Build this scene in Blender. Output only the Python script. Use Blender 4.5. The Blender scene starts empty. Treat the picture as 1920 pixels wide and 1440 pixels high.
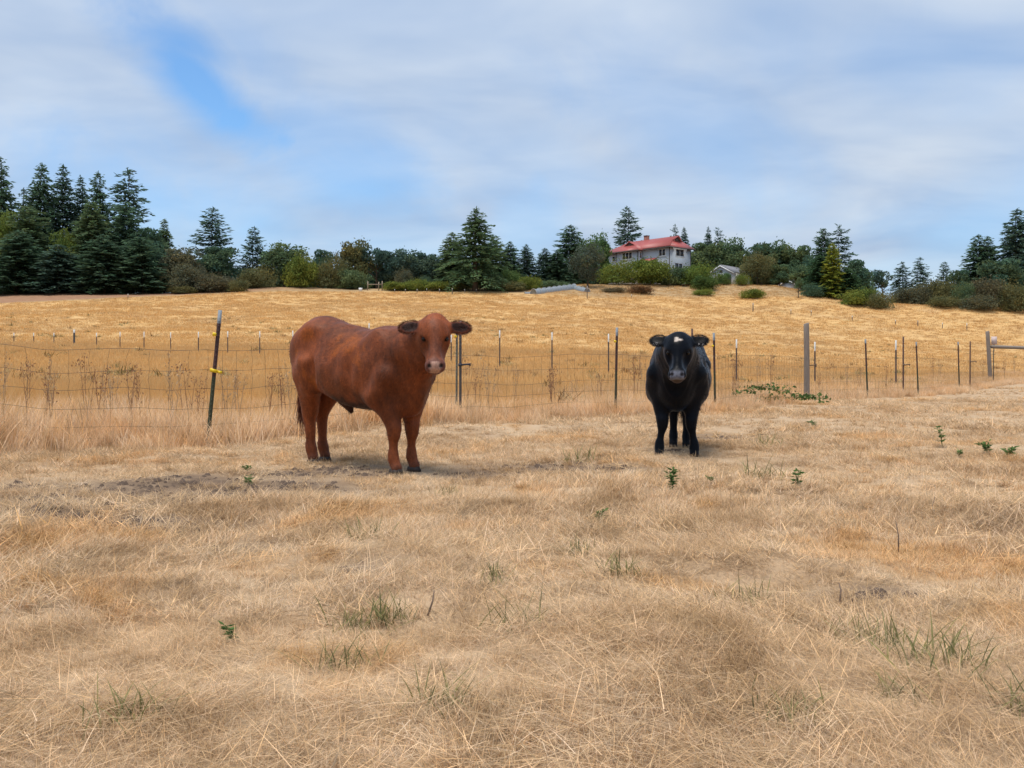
import bpy, math, random
import numpy as np
from mathutils import Vector, Matrix

# ------------------------------------------------------------------ scene, camera, sky, sun
S = bpy.context.scene
C = S.collection
rng = np.random.default_rng(7)
random.seed(7)

F, HZ, CAMH = 1706.67, 683.0, 0.88          # focal length and horizon in photo pixels, camera height in m
cam_d = bpy.data.cameras.new("camera")
cam_d.lens = 32.0
cam_d.sensor_width = 36.0
cam_d.shift_y = -(720.0 - HZ) / 1920.0
cam_d.clip_start = 0.05
cam_d.clip_end = 6000.0
cam = bpy.data.objects.new("camera", cam_d)
C.objects.link(cam)
cam.location = (0, 0, CAMH)
cam.rotation_euler = (math.radians(90), 0, 0)
S.camera = cam

S.view_settings.view_transform = 'Standard'
S.view_settings.look = 'None'
S.view_settings.gamma = 1.0
S.view_settings.exposure = 1.22
S.view_settings.use_curve_mapping = False
S.cycles.max_bounces = 6
S.cycles.diffuse_bounces = 3
S.cycles.glossy_bounces = 2
S.cycles.transmission_bounces = 3

SUN_EL, SUN_AZ = 76.0, 230.0                 # degrees; azimuth clockwise from +Y (camera looks along +Y)
sun_d = bpy.data.lights.new("sun", 'SUN')
sun_d.energy = 1.5
sun_d.angle = math.radians(26)
sun_d.color = (1.0, 0.95, 0.87)
sun = bpy.data.objects.new("sun", sun_d)
C.objects.link(sun)
_a, _e = math.radians(SUN_AZ), math.radians(SUN_EL)
sdir = Vector((math.sin(_a) * math.cos(_e), math.cos(_a) * math.cos(_e), math.sin(_e)))
sun.rotation_euler = sdir.to_track_quat('Z', 'Y').to_euler()
sun.location = (0, 0, 50)


class NB:
    """small node-tree builder"""
    def __init__(self, tree):
        self.t = tree
        tree.nodes.clear()

    def n(self, kind, props=None, **ins):
        nd = self.t.nodes.new(kind)
        for k, v in (props or {}).items():
            setattr(nd, k, v)
        for k, v in ins.items():
            key = int(k[1:]) if k[0] == '_' and k[1:].isdigit() else k.replace('__', ' ')
            self.set(nd.inputs[key], v)
        return nd

    def set(self, sock, v):
        if hasattr(v, 'is_output'):
            self.t.links.new(v, sock)
        elif hasattr(v, 'outputs'):
            self.t.links.new(v.outputs[0], sock)
        else:
            if sock.type == 'RGBA' and len(v) == 3:
                v = (*v, 1.0)
            sock.default_value = v

    def math(self, op, a, b=0.0, c=None, clamp=False):
        nd = self.t.nodes.new('ShaderNodeMath')
        nd.operation = op
        nd.use_clamp = clamp
        self.set(nd.inputs[0], a)
        self.set(nd.inputs[1], b)
        if c is not None:
            self.set(nd.inputs[2], c)
        return nd.outputs[0]

    def mix(self, f, a, b, mode='MIX'):
        nd = self.t.nodes.new('ShaderNodeMix')
        nd.data_type = 'RGBA'
        nd.blend_type = mode
        self.set(nd.inputs[0], f)
        self.set(nd.inputs[6], a)
        self.set(nd.inputs[7], b)
        return nd.outputs[2]

    def ramp(self, f, stops, interp='LINEAR'):
        nd = self.t.nodes.new('ShaderNodeValToRGB')
        cr = nd.color_ramp
        cr.interpolation = interp
        while len(cr.elements) < len(stops):
            cr.elements.new(0.5)
        for e, (p, c) in zip(cr.elements, stops):
            e.position = p
            e.color = (c, c, c, 1) if isinstance(c, (int, float)) else (*c, 1)
        self.set(nd.inputs[0], f)
        return nd.outputs[0]

    def noise(self, vec, scale, detail=3.0, rough=0.55, dist=0.0):
        nd = self.n('ShaderNodeTexNoise', None, Scale=scale, Detail=detail, Roughness=rough, Distortion=dist)
        if vec is not None:
            self.set(nd.inputs['Vector'], vec)
        return nd.outputs[0]

    def mapping(self, vec, loc=(0, 0, 0), rot=(0, 0, 0), scale=(1, 1, 1), kind='POINT'):
        nd = self.n('ShaderNodeMapping', {'vector_type': kind})
        self.set(nd.inputs['Vector'], vec)
        nd.inputs['Location'].default_value = loc
        nd.inputs['Rotation'].default_value = rot
        nd.inputs['Scale'].default_value = scale
        return nd.outputs[0]


def dir_of(px, py):
    v = Vector(((px - 960) / F, 1.0, (HZ - py) / F))
    return v.normalized()


world = bpy.data.worlds.new("World")
S.world = world
world.use_nodes = True
b = NB(world.node_tree)
tc = b.n('ShaderNodeTexCoord').outputs['Generated']
sky = b.n('ShaderNodeTexSky', {'sky_type': 'NISHITA', 'sun_disc': False, 'sun_elevation': math.radians(SUN_EL),
                               'sun_rotation': math.radians(SUN_AZ), 'altitude': 100.0, 'air_density': 1.0,
                               'dust_density': 0.6, 'ozone_density': 3.0})
bg_sky = b.n('ShaderNodeBackground', None, Color=b.mix(1.0, sky.outputs[0], (0.72, 0.95, 1.08), 'MULTIPLY'), Strength=0.075)
# a broken stratus deck: direction flattened to a cloud ceiling, wisps by noise, thin places by a few soft ellipses
sep = b.n('ShaderNodeSeparateXYZ', None, Vector=tc)
zz = b.math('ADD', b.math('MAXIMUM', sep.outputs[2], 0.0), 0.22)
cmb = b.n('ShaderNodeCombineXYZ', None, X=b.math('DIVIDE', sep.outputs[0], zz), Y=b.math('DIVIDE', sep.outputs[1], zz), Z=0.0)
cl = b.mapping(cmb.outputs[0], rot=(0, 0, 0.5), scale=(0.8, 1.2, 1))
n_big = b.noise(cl, 1.15, 2.5, 0.5, 0.35)
n_mid = b.noise(cl, 2.2, 4.0, 0.52, 0.3)
n_dir = b.noise(tc, 6.0, 5.0, 0.6, 0.6)
cover = b.ramp(n_big, [(0.30, 0.72), (0.62, 1.0)])
HOLES = [  # px, py, half-length, half-width (photo px), tilt deg (down to the right), weight
    (380, 160, 120, 44, 50, 1.0), (440, 222, 75, 40, 25, 0.9), (345, 85, 80, 40, 15, 0.8), (470, 110, 90, 40, 40, 0.25),
    (655, 345, 150, 60, 4, 0.52), (985, 425, 90, 60, -40, 0.42), (330, 385, 190, 75, 8, 0.55),
    (1270, 235, 190, 70, 25, 0.34), (1830, 450, 130, 80, -20, 0.30), (560, 250, 130, 60, 10, 0.35),
    (1000, 330, 170, 70, 10, 0.22), (150, 310, 120, 45, 0, 0.25), (1640, 120, 160, 60, 10, 0.2), (760, 455, 160, 60, 0, 0.25)]
hole = None
for (px, py, hl, hw, tilt, w) in HOLES:
    m = b.mapping(tc, tuple(dir_of(px, py)), (0, math.radians(tilt), 0), (hl / F, 1.0, hw / F), 'TEXTURE')
    L = b.n('ShaderNodeVectorMath', {'operation': 'LENGTH'}, Vector=m).outputs['Value']
    L = b.math('ADD', L, b.math('MULTIPLY', b.math('SUBTRACT', n_dir, 0.5), 3.0))
    mr = b.n('ShaderNodeMapRange', {'interpolation_type': 'SMOOTHSTEP'}, Value=L)
    mr.inputs[1].default_value, mr.inputs[2].default_value = 0.1, 2.0
    mr.inputs[3].default_value, mr.inputs[4].default_value = w, 0.0
    hole = mr.outputs[0] if hole is None else b.math('MAXIMUM', hole, mr.outputs[0])
mask = b.math('SUBTRACT', cover, hole, clamp=True)
ccol = b.mix(b.ramp(n_mid, [(0.33, 0.0), (0.68, 1.0)]), (0.188, 0.240, 0.325), (0.300, 0.335, 0.380))
lowb = b.ramp(sep.outputs[2], [(0.0, 0.9), (0.35, 1.0)])
bg_cl = b.n('ShaderNodeBackground', None, Color=b.mix(1.0, ccol, lowb, 'MULTIPLY'), Strength=1.0)
mx = b.n('ShaderNodeMixShader', None, _0=mask, _1=bg_sky, _2=bg_cl)
b.n('ShaderNodeOutputWorld', None, Surface=mx)


# ------------------------------------------------------------------ helpers
def make_mesh(name, V, Fc, mat=None, smooth=False, vc=None):
    """mesh datablock from numpy arrays; Fc is one (N,k) array or a list of them; vc per-vertex RGB"""
    me = bpy.data.meshes.new(name)
    V = np.asarray(V, dtype=np.float32)
    if not isinstance(Fc, list):
        Fc = [Fc]
    Fc = [np.asarray(f, dtype=np.int32) for f in Fc if len(f)]
    me.vertices.add(len(V))
    me.vertices.foreach_set('co', V.ravel())
    li = np.concatenate([f.ravel() for f in Fc])
    tot = np.concatenate([np.full(len(f), f.shape[1], np.int32) for f in Fc])
    st = np.concatenate([[0], np.cumsum(tot)[:-1]]).astype(np.int32)
    me.loops.add(len(li))
    me.loops.foreach_set('vertex_index', li)
    me.polygons.add(len(tot))
    me.polygons.foreach_set('loop_start', st)
    me.update(calc_edges=True)
    if smooth:
        me.polygons.foreach_set('use_smooth', np.ones(len(tot), bool))
    if vc is not None:
        at = me.color_attributes.new('vc', 'FLOAT_COLOR', 'POINT')
        c4 = np.ones((len(V), 4), np.float32)
        vc = np.asarray(vc, np.float32)
        c4[:, :3] = vc if vc.ndim == 2 else vc[:, None]
        at.data.foreach_set('color', c4.ravel())
    if mat is not None:
        me.materials.append(mat)
    me.validate()
    return me


def link(name, me, parent=None, loc=None, rot=None):
    o = bpy.data.objects.new(name, me)
    C.objects.link(o)
    if parent is not None:
        o.parent = parent
    if loc is not None:
        o.location = loc
    if rot is not None:
        o.rotation_euler = rot
    return o


def tag(o, label=None, cat=None, group=None, kind=None):
    if label:
        o['label'] = label
    if cat:
        o['category'] = cat
    if group:
        o['group'] = group
    if kind:
        o['kind'] = kind
    return o


class MB:
    """collects boxes, tubes and plates into one mesh"""
    def __init__(self):
        self.v, self.f, self.n = [], {}, 0

    def add(self, V, Fc):
        V = np.asarray(V, float)
        for f in Fc:
            self.f.setdefault(len(f), []).append([i + self.n for i in f])
        self.v.append(V)
        self.n += len(V)
        return self

    def box(self, x0, x1, y0, y1, z0, z1):
        V = [(x, y, z) for x in (x0, x1) for y in (y0, y1) for z in (z0, z1)]
        return self.add(V, [(0, 1, 3, 2), (4, 6, 7, 5), (0, 4, 5, 1), (2, 3, 7, 6), (0, 2, 6, 4), (1, 5, 7, 3)])

    def hexa(self, P):      # 8 corners, bottom 4 then top 4, each counter-clockwise from above
        return self.add(P, [(3, 2, 1, 0), (4, 5, 6, 7), (0, 1, 5, 4), (1, 2, 6, 5), (2, 3, 7, 6), (3, 0, 4, 7)])

    def tube(self, pts, radii, n=6, cap=True):
        pts = [Vector(p) for p in pts]
        if isinstance(radii, (int, float)):
            radii = [radii] * len(pts)
        V = []
        for i, p in enumerate(pts):
            d = (pts[min(i + 1, len(pts) - 1)] - pts[max(i - 1, 0)]).normalized()
            r = Vector((1, 0, 0)) if abs(d.x) < 0.9 else Vector((0, 1, 0))
            u = d.cross(r).normalized()
            w = d.cross(u)
            for k in range(n):
                a = 2 * math.pi * k / n
                V.append(tuple(p + (u * math.cos(a) + w * math.sin(a)) * radii[i]))
        Fc = []
        for i in range(len(pts) - 1):
            for k in range(n):
                k2 = (k + 1) % n
                Fc.append((i * n + k, i * n + k2, (i + 1) * n + k2, (i + 1) * n + k))
        if cap:
            Fc.append(tuple(range(n))[::-1])
            Fc.append(tuple((len(pts) - 1) * n + k for k in range(n)))
        return self.add(V, Fc)

    def mesh(self, name, mat, smooth=False, vc=None):
        return make_mesh(name, np.concatenate(self.v), [np.array(x) for x in self.f.values()], mat, smooth, vc)

    def build(self, name, mat, parent=None, smooth=False, loc=None, rot=None):
        return link(name, self.mesh(name, mat, smooth), parent, loc, rot)


def material(name):
    m = bpy.data.materials.new(name)
    m.use_nodes = True
    return m, NB(m.node_tree)


def simple_mat(name, col, rough=0.7, var=0.15, scale=8.0, metal=0.0, spec=0.3, stretch=(1, 1, 1), bump=0.0):
    m, b = material(name)
    co = b.n('ShaderNodeTexCoord').outputs['Object']
    nz = b.noise(b.mapping(co, scale=stretch), scale, 4.0, 0.6)
    lo = tuple(c * (1 - var) for c in col)
    hi = tuple(min(1, c * (1 + var)) for c in col)
    p = b.n('ShaderNodeBsdfPrincipled', None, Base__Color=b.mix(nz, lo, hi), Roughness=rough, Metallic=metal)
    p.inputs['Specular IOR Level'].default_value = spec
    if bump:
        bp = b.n('ShaderNodeBump', None, Height=nz, Strength=bump, Distance=0.01)
        b.set(p.inputs['Normal'], bp.outputs[0])
    b.n('ShaderNodeOutputMaterial', None, Surface=p)
    return m


# ------------------------------------------------------------------ the lie of the land
_PX = [-200, 0, 150, 320, 500, 700, 900, 1000, 1120, 1250, 1350, 1450, 1520, 1600, 1680, 1800, 1920, 2200]
_YG = [556, 553, 550, 547, 541, 540, 541, 541, 534, 533, 533, 535, 548, 562, 570, 577, 586, 600]
_DD = [145, 148, 150, 155, 160, 165, 165, 165, 170, 172, 172, 165, 160, 155, 150, 148, 146, 145]
FX = [-60, -14, -9, -5.4, -3.42, -0.87, 1.8, 3.95, 7.3, 9.5, 11.4, 15.8, 17.0, 20.6, 40, 70]    # the stock fence line
FY = [7.5, 9.2, 9.4, 9.7, 10.2, 14.0, 15.7, 17.8, 22.4, 24.3, 25.5, 31.5, 33.5, 39.0, 62, 80]


def fence_y(X):
    return np.interp(X, FX, FY)


_w = np.random.default_rng(3)
_WV = [(_w.uniform(0, 2 * math.pi), _w.uniform(0, 6.28), k) for k in (1.1, 1.7, 2.6, 3.9, 5.5, 8.0) for _ in range(2)]


def wob(X, Y, s=1.0):
    r = 0
    for a, ph, k in _WV:
        r = r + np.sin((X * math.cos(a) + Y * math.sin(a)) * k * s + ph) / k
    return r / 3.0


def terrain(X, Y):
    X = np.asarray(X, float)
    Y = np.asarray(Y, float)
    px = np.clip(960 + F * X / np.maximum(Y, 20.0), -200, 2200)
    D = np.interp(px, _PX, _DD)
    ze = CAMH + (HZ - np.interp(px, _PX, _YG)) / F * D
    Yf = fence_y(X)
    t = (Y - Yf) / (D - Yf)
    z = ze * np.clip(t, 0, 1) ** 1.75 + 0.055 * np.clip(Y - D, 0, 34) + 0.01 * np.clip(Y - D, 0, 400)
    near = np.clip(1.6 - np.abs(Y) / 17.0, 0.0, 1.0)
    flat = 1 - np.exp(-((X + 1.3) ** 2 + (Y - 7.9) ** 2) / 1.6) - np.exp(-((X - 1.65) ** 2 + (Y - 9.2) ** 2) / 1.2)
    z = z + flat * (0.06 * near * wob(X, Y, 1.1) + 0.05 * np.clip(1.0 - np.abs(Y) / 24.0, 0.0, 1.0) * wob(X, Y, 3.4)) + 0.25 * np.clip(Y / 60.0 - 0.4, 0, 1) * wob(X, Y, 0.12)
    return z


def tz(X, Y):
    return float(terrain(X, Y))


_GS = np.geomspace(1.7, 260, 3000)


def ground_at(px, py):
    """the point of the ground seen at photo pixel px, py"""
    X = (px - 960) / F * _GS
    z = terrain(X, _GS)
    yp = HZ - F * (z - CAMH) / _GS
    ok = np.nonzero(yp <= py)[0]
    i = ok[0] if len(ok) else int(np.argmin(yp))
    return Vector((X[i], _GS[i], z[i]))


def at(px, Y):
    X = (px - 960) / F * Y
    return Vector((X, Y, tz(X, Y)))


def zpix(py, Y):
    return CAMH + (HZ - py) / F * Y
# ------------------------------------------------------------------ ground
# bare, trodden places where little grass stands (photo pixel, half sizes in m)
BARE = [(85, 945, .5, .4), (155, 970, .5, .35), (290, 985, .4, .3), (350, 905, .6, .4), (270, 912, .5, .4), (20, 960, .4, .3), (560, 910, .5, .3), (700, 890, .3, .2), (440, 1035, .22, .12), (540, 890, .35, .25),
        (590, 888, .4, .3), (480, 928, .4, .3), (640, 880, .4, .3), (1020, 875, .5, .3), (1350, 824, .55, .35), (1645, 1113, .16, .11), (660, 1068, .15, .1),
        (330, 945, .3, .25), (420, 925, .3, .2), (210, 925, .35, .25), (50, 915, .3, .2), (1130, 880, .3, .2), (1250, 845, .25, .2), (880, 890, .3, .25)]
BAREW = [(ground_at(px, py), a, c) for px, py, a, c in BARE]


def straw_palette(b, pos, golden):
    """patchy colour of dead grass, by place"""
    n1 = b.noise(pos, 0.75, 4.0, 0.6, 0.5)
    n2 = b.noise(pos, 2.6, 4.0, 0.65, 0.5)
    if golden:
        sp = b.mapping(pos, scale=(0.7, 1.0, 1.0))
        n1 = b.noise(sp, 0.16, 4.0, 0.6, 0.4)
        c = b.ramp(n1, [(0.30, (0.63, 0.415, 0.20)), (0.45, (0.68, 0.44, 0.195)), (0.58, (0.72, 0.455, 0.185)), (0.72, (0.66, 0.44, 0.22))])
        return b.mix(b.math('MULTIPLY', n2, 0.35), c, (0.63, 0.44, 0.24))
    c = b.ramp(n1, [(0.35, (0.48, 0.305, 0.16)), (0.45, (0.72, 0.51, 0.30)), (0.54, (0.82, 0.62, 0.40)), (0.61, (0.76, 0.44, 0.165))])
    c2 = b.ramp(n2, [(0.36, (0.45, 0.285, 0.15)), (0.48, (0.77, 0.55, 0.335)), (0.60, (0.86, 0.65, 0.435))])
    return b.mix(0.5, c, c2)


mat_ground, b = material("ground")
geo = b.n('ShaderNodeNewGeometry').outputs['Position']
zone = b.n('ShaderNodeVertexColor', {'layer_name': 'vc'})
zs = b.n('ShaderNodeSeparateColor', None, Color=zone.outputs[0])
bare_at = b.n('ShaderNodeAttribute', {'attribute_name': 'bare'}).outputs['Fac']
near_c = b.mix(0.62, straw_palette(b, geo, False), (0.27, 0.18, 0.115))
near_c = b.mix(b.math('MULTIPLY', bare_at, b.ramp(b.noise(geo, 7.0, 5.0, 0.7), [(0.3, 0.55), (0.6, 1.0)])), near_c, (0.125, 0.085, 0.06))
gold_c = straw_palette(b, geo, True)
far_fine = b.noise(b.mapping(geo, scale=(0.6, 1.0, 1.0)), 1.6, 5.0, 0.7)
gold_c = b.mix(1.0, gold_c, (0.90, 0.88, 0.85), 'MULTIPLY')
gold_c = b.mix(b.math('MULTIPLY', far_fine, 0.5), gold_c, b.mix(0.35, gold_c, (0.50, 0.31, 0.15)))
# dull green flushes of weeds in the field
gm = b.math('MULTIPLY', b.ramp(b.noise(b.mapping(geo, scale=(0.55, 1.0, 1.0)), 0.42, 5.0, 0.62, 0.4), [(0.60, 0.0), (0.70, 1.0)]), zs.outputs[2])
gold_c = b.mix(b.math('MULTIPLY', gm, 0.55), gold_c, (0.33, 0.29, 0.14))
pale = b.mix(b.ramp(far_fine, [(0.35, 0.0), (0.65, 1.0)]), (0.24, 0.15, 0.075), (0.52, 0.36, 0.195))
soil = b.mix(b.noise(geo, 1.3, 5.0, 0.7), (0.17, 0.085, 0.05), (0.46, 0.27, 0.16))
c = b.mix(zs.outputs[0], near_c, gold_c)
c = b.mix(b.ramp(zs.outputs[1], [(0.15, 0.0), (0.5, 1.0)]), c, pale)
c = b.mix(b.ramp(zs.outputs[1], [(0.6, 0.0), (0.95, 1.0)]), c, soil)
p = b.n('ShaderNodeBsdfPrincipled', None, Base__Color=c, Roughness=0.95)
p.inputs['Specular IOR Level'].default_value = 0.1
bp = b.n('ShaderNodeBump', None, Height=b.noise(geo, 9.0, 6.0, 0.7), Strength=0.6, Distance=0.05)
b.set(p.inputs['Normal'], bp.outputs[0])
b.n('ShaderNodeOutputMaterial', None, Surface=p)


def graded(lo, hi, fine_lo, fine_hi, step, grow):
    a = list(np.arange(fine_lo, fine_hi + 1e-6, step))
    s, x = step, a[-1]
    while x < hi:
        s *= grow
        x += s
        a.append(x)
    s, x, pre = step, a[0], []
    while x > lo:
        s *= grow
        x -= s
        pre.append(x)
    return np.array(pre[::-1] + a)


gx = graded(-2500, 2500, -13, 16, 0.16, 1.045)
gy = graded(-2500, 4000, 1.0, 28, 0.16, 1.03)
GX, GY = np.meshgrid(gx, gy)
GZ = terrain(GX, GY)


def sstep(x, a, bb):
    t = np.clip((x - a) / (bb - a), 0, 1)
    return t * t * (3 - 2 * t)


PXg = np.clip(960 + F * GX / np.maximum(GY, 5), -400, 2400)
yp = HZ - F * (GZ - CAMH) / np.maximum(GY, 2)
inside = sstep(GY - fence_y(GX) + 0.8 * wob(GX, GY, 0.6), 0.2, 1.6)
# beyond the field: a pale mown strip, and rough brown soil along the left-hand wood
edge = np.interp(PXg, [0, 150, 300, 420, 500, 700, 900, 1000, 1150, 1250, 1400, 1500, 1600, 1700, 1920], [570, 563, 556, 550, 546, 548, 549, 553, 560, 559, 556, 556, 556, 566, 580])
beyond = sstep(edge - yp + 2.0 * wob(GX, GY, 0.15), -1.5, 2.5) * (GY > 60)
soilw = np.interp(PXg, [-100, 300, 470, 560, 690, 760], [1.0, 1.0, 0.9, 0.7, 0.55, 0.45])
zg = beyond * np.clip(soilw, 0.5, 1.0)
ii, jj = np.meshgrid(np.arange(len(gy) - 1), np.arange(len(gx) - 1), indexing='ij')
nX = len(gx)
quad = np.stack([ii * nX + jj, ii * nX + jj + 1, (ii + 1) * nX + jj + 1, (ii + 1) * nX + jj], -1).reshape(-1, 4)
gw = np.interp(PXg, [0, 600, 1100, 1500, 1920], [0.8, 0.7, 1.0, 1.0, 0.9])
ground = link('ground', make_mesh('ground', np.stack([GX, GY, GZ], -1).reshape(-1, 3), quad, mat_ground, True,
                                  np.stack([inside, zg, gw], -1).reshape(-1, 3)))
bare_v = np.zeros(GX.shape)
for w_, a_, c_ in BAREW:
    bare_v = np.maximum(bare_v, np.exp(-0.6 * (((GX - w_.x) / a_) ** 2 + ((GY - w_.y) / c_) ** 2)))
ba = ground.data.attributes.new('bare', 'FLOAT', 'POINT')
ba.data.foreach_set('value', bare_v.astype(np.float32).ravel())
tag(ground, 'dry paddock rising to a golden field and a wooded crest', kind='structure')


# ------------------------------------------------------------------ grass
def blade_mat(name, golden=False, green=None, trans=0.2):
    m, b = material(name)
    pos = b.n('ShaderNodeNewGeometry').outputs['Position']
    v = b.n('ShaderNodeVertexColor', {'layer_name': 'vc'}).outputs[0]
    base = straw_palette(b, pos, golden) if green is None else b.mix(b.noise(pos, 6.0), green[0], green[1])
    c = b.mix(1.0, base, v, 'MULTIPLY')
    d = b.n('ShaderNodeBsdfDiffuse', None, Color=c, Roughness=0.6)
    t = b.n('ShaderNodeBsdfTranslucent', None, Color=c)
    s = b.n('ShaderNodeMixShader', None, _0=trans, _1=d, _2=t)
    b.n('ShaderNodeOutputMaterial', None, Surface=s)
    return m


mat_straw = blade_mat("dead_straw")
mat_gold = blade_mat("golden_grass", golden=True, trans=0.2)
mat_green = blade_mat("green_blade", green=((0.17, 0.18, 0.07), (0.34, 0.31, 0.14)), trans=0.35)
mat_leaf = blade_mat("weed_leaf", green=((0.085, 0.16, 0.05), (0.17, 0.26, 0.085)), trans=0.35)


def blades(root, az, length, lean, curve, width, vc):
    """ribbons of 3 segments, tip pointed: arrays of N; lean = angle from vertical at the root, curve = added by the tip"""
    n = len(az)
    pos = root.copy()
    side = np.stack([-np.sin(az), np.cos(az), np.zeros(n)], -1)
    rows = []
    seg = 3
    for k in range(seg + 1):
        a = lean + curve * k / seg
        d = np.stack([np.cos(az) * np.sin(a), np.sin(az) * np.sin(a), np.cos(a)], -1)
        if k:
            pos = pos + d * (length / seg)[:, None]
        w = width * (1 - 0.75 * (k / seg)) if k < seg else width * 0
        rows.append((pos.copy(), w))
    V = np.empty((n, 7, 3))
    for k in range(3):
        V[:, 2 * k] = rows[k][0] - side * (rows[k][1] / 2)[:, None]
        V[:, 2 * k + 1] = rows[k][0] + side * (rows[k][1] / 2)[:, None]
    V[:, 6] = rows[3][0]
    T = np.array([(0, 1, 3), (0, 3, 2), (2, 3, 5), (2, 5, 4), (4, 5, 6)])
    Fc = (np.arange(n)[:, None, None] * 7 + T[None]).reshape(-1, 3)
    col = np.repeat(vc[:, None, :], 7, 1)
    col[:, :2] *= 0.86                                  # root end of each blade set darker
    return V.reshape(-1, 3), Fc, col.reshape(-1, 3)


def straw_vc(n, r, lo=0.7, hi=1.3):
    br = r.uniform(lo, hi, n)
    wm = r.uniform(-0.09, 0.09, n)
    return np.stack([br * (1 + wm * 0.5), br, br * (1 - wm * 1.4)], -1)


def tuft(kind, seed, wf=1.0, mat=None):
    r = np.random.default_rng(seed)
    main = r.normal(0, 0.35) if kind in ('matt', 'tuft') else r.uniform(0, 2 * math.pi)
    if kind == 'matt':                                  # combed-over lying straw
        n = int(54 / wf ** 0.5)
        root = np.stack([r.normal(0, 0.085, n), r.normal(0, 0.085, n), r.uniform(0.0, 0.035, n)], -1)
        az = main + r.normal(0, 0.9, n)
        odd = r.uniform(0, 1, n) < 0.07
        az[odd] = r.uniform(0, 6.28, odd.sum())
        V = blades(root, az, np.where(odd, r.uniform(0.10, 0.24, n), r.uniform(0.07, 0.20, n)), np.where(odd, r.uniform(1.0, 1.5, n), r.uniform(1.1, 1.6, n)), r.uniform(-0.25, 0.35, n), np.where(odd, r.uniform(0.0028, 0.0045, n), r.uniform(0.0022, 0.004, n)) * wf, straw_vc(n, r, 0.38, 1.34))
    elif kind == 'tuft':                                # bunch leaning one way
        n = int(62 / wf ** 0.5)
        a0 = r.uniform(0, 2 * math.pi, n)
        rr = 0.05 * np.sqrt(r.uniform(0, 1, n))
        root = np.stack([rr * np.cos(a0), rr * np.sin(a0), np.zeros(n)], -1)
        az = np.where(r.uniform(0, 1, n) < 0.6, main + r.normal(0, 0.6, n), a0)
        V = blades(root, az, r.uniform(0.04, 0.13, n), r.uniform(0.25, 1.2, n), r.uniform(0.3, 1.1, n), r.uniform(0.002, 0.0036, n) * wf, straw_vc(n, r, 0.5, 1.32))
    elif kind == 'stub':                                # short fine stubble
        n = int(70 / wf ** 0.5)
        root = np.stack([r.normal(0, 0.08, n), r.normal(0, 0.08, n), np.zeros(n)], -1)
        V = blades(root, r.uniform(0, 6.28, n), r.uniform(0.03, 0.10, n), r.uniform(0.1, 1.2, n), r.uniform(0.0, 0.8, n), r.uniform(0.002, 0.0034, n) * wf, straw_vc(n, r, 0.65, 1.2))
    elif kind == 'tall':                                # pale rank grass along the wire
        n = int(60 / wf ** 0.5)
        root = np.stack([r.normal(0, 0.10, n), r.normal(0, 0.10, n), np.zeros(n)], -1)
        az = main + r.normal(0, 1.2, n)
        V = blades(root, az, r.uniform(0.16, 0.46, n), r.uniform(0.05, 0.5, n), r.uniform(0.2, 0.9, n), r.uniform(0.003, 0.005, n) * wf, straw_vc(n, r, 0.85, 1.3))
    elif kind == 'field':                               # standing golden stalks
        n = int(70 / wf ** 0.5)
        root = np.stack([r.normal(0, 0.22, n), r.normal(0, 0.22, n), np.zeros(n)], -1)
        V = blades(root, r.uniform(0, 6.28, n), r.uniform(0.28, 0.62, n), r.uniform(0.0, 0.3, n), r.uniform(0.0, 0.6, n), r.uniform(0.004, 0.007, n) * wf, straw_vc(n, r, 0.84, 1.12))
    elif kind == 'green':
        n = 44
        root = np.stack([r.normal(0, 0.042, n), r.normal(0, 0.042, n), np.zeros(n)], -1)
        V = blades(root, r.uniform(0, 6.28, n), r.uniform(0.04, 0.15, n), r.uniform(0.0, 0.7, n), r.uniform(0.1, 0.9, n), r.uniform(0.003, 0.0055, n) * wf, straw_vc(n, r, 0.5, 1.32))
    return make_mesh(kind + '_grass', V[0], V[1], mat or mat_straw, False, V[2])


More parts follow.
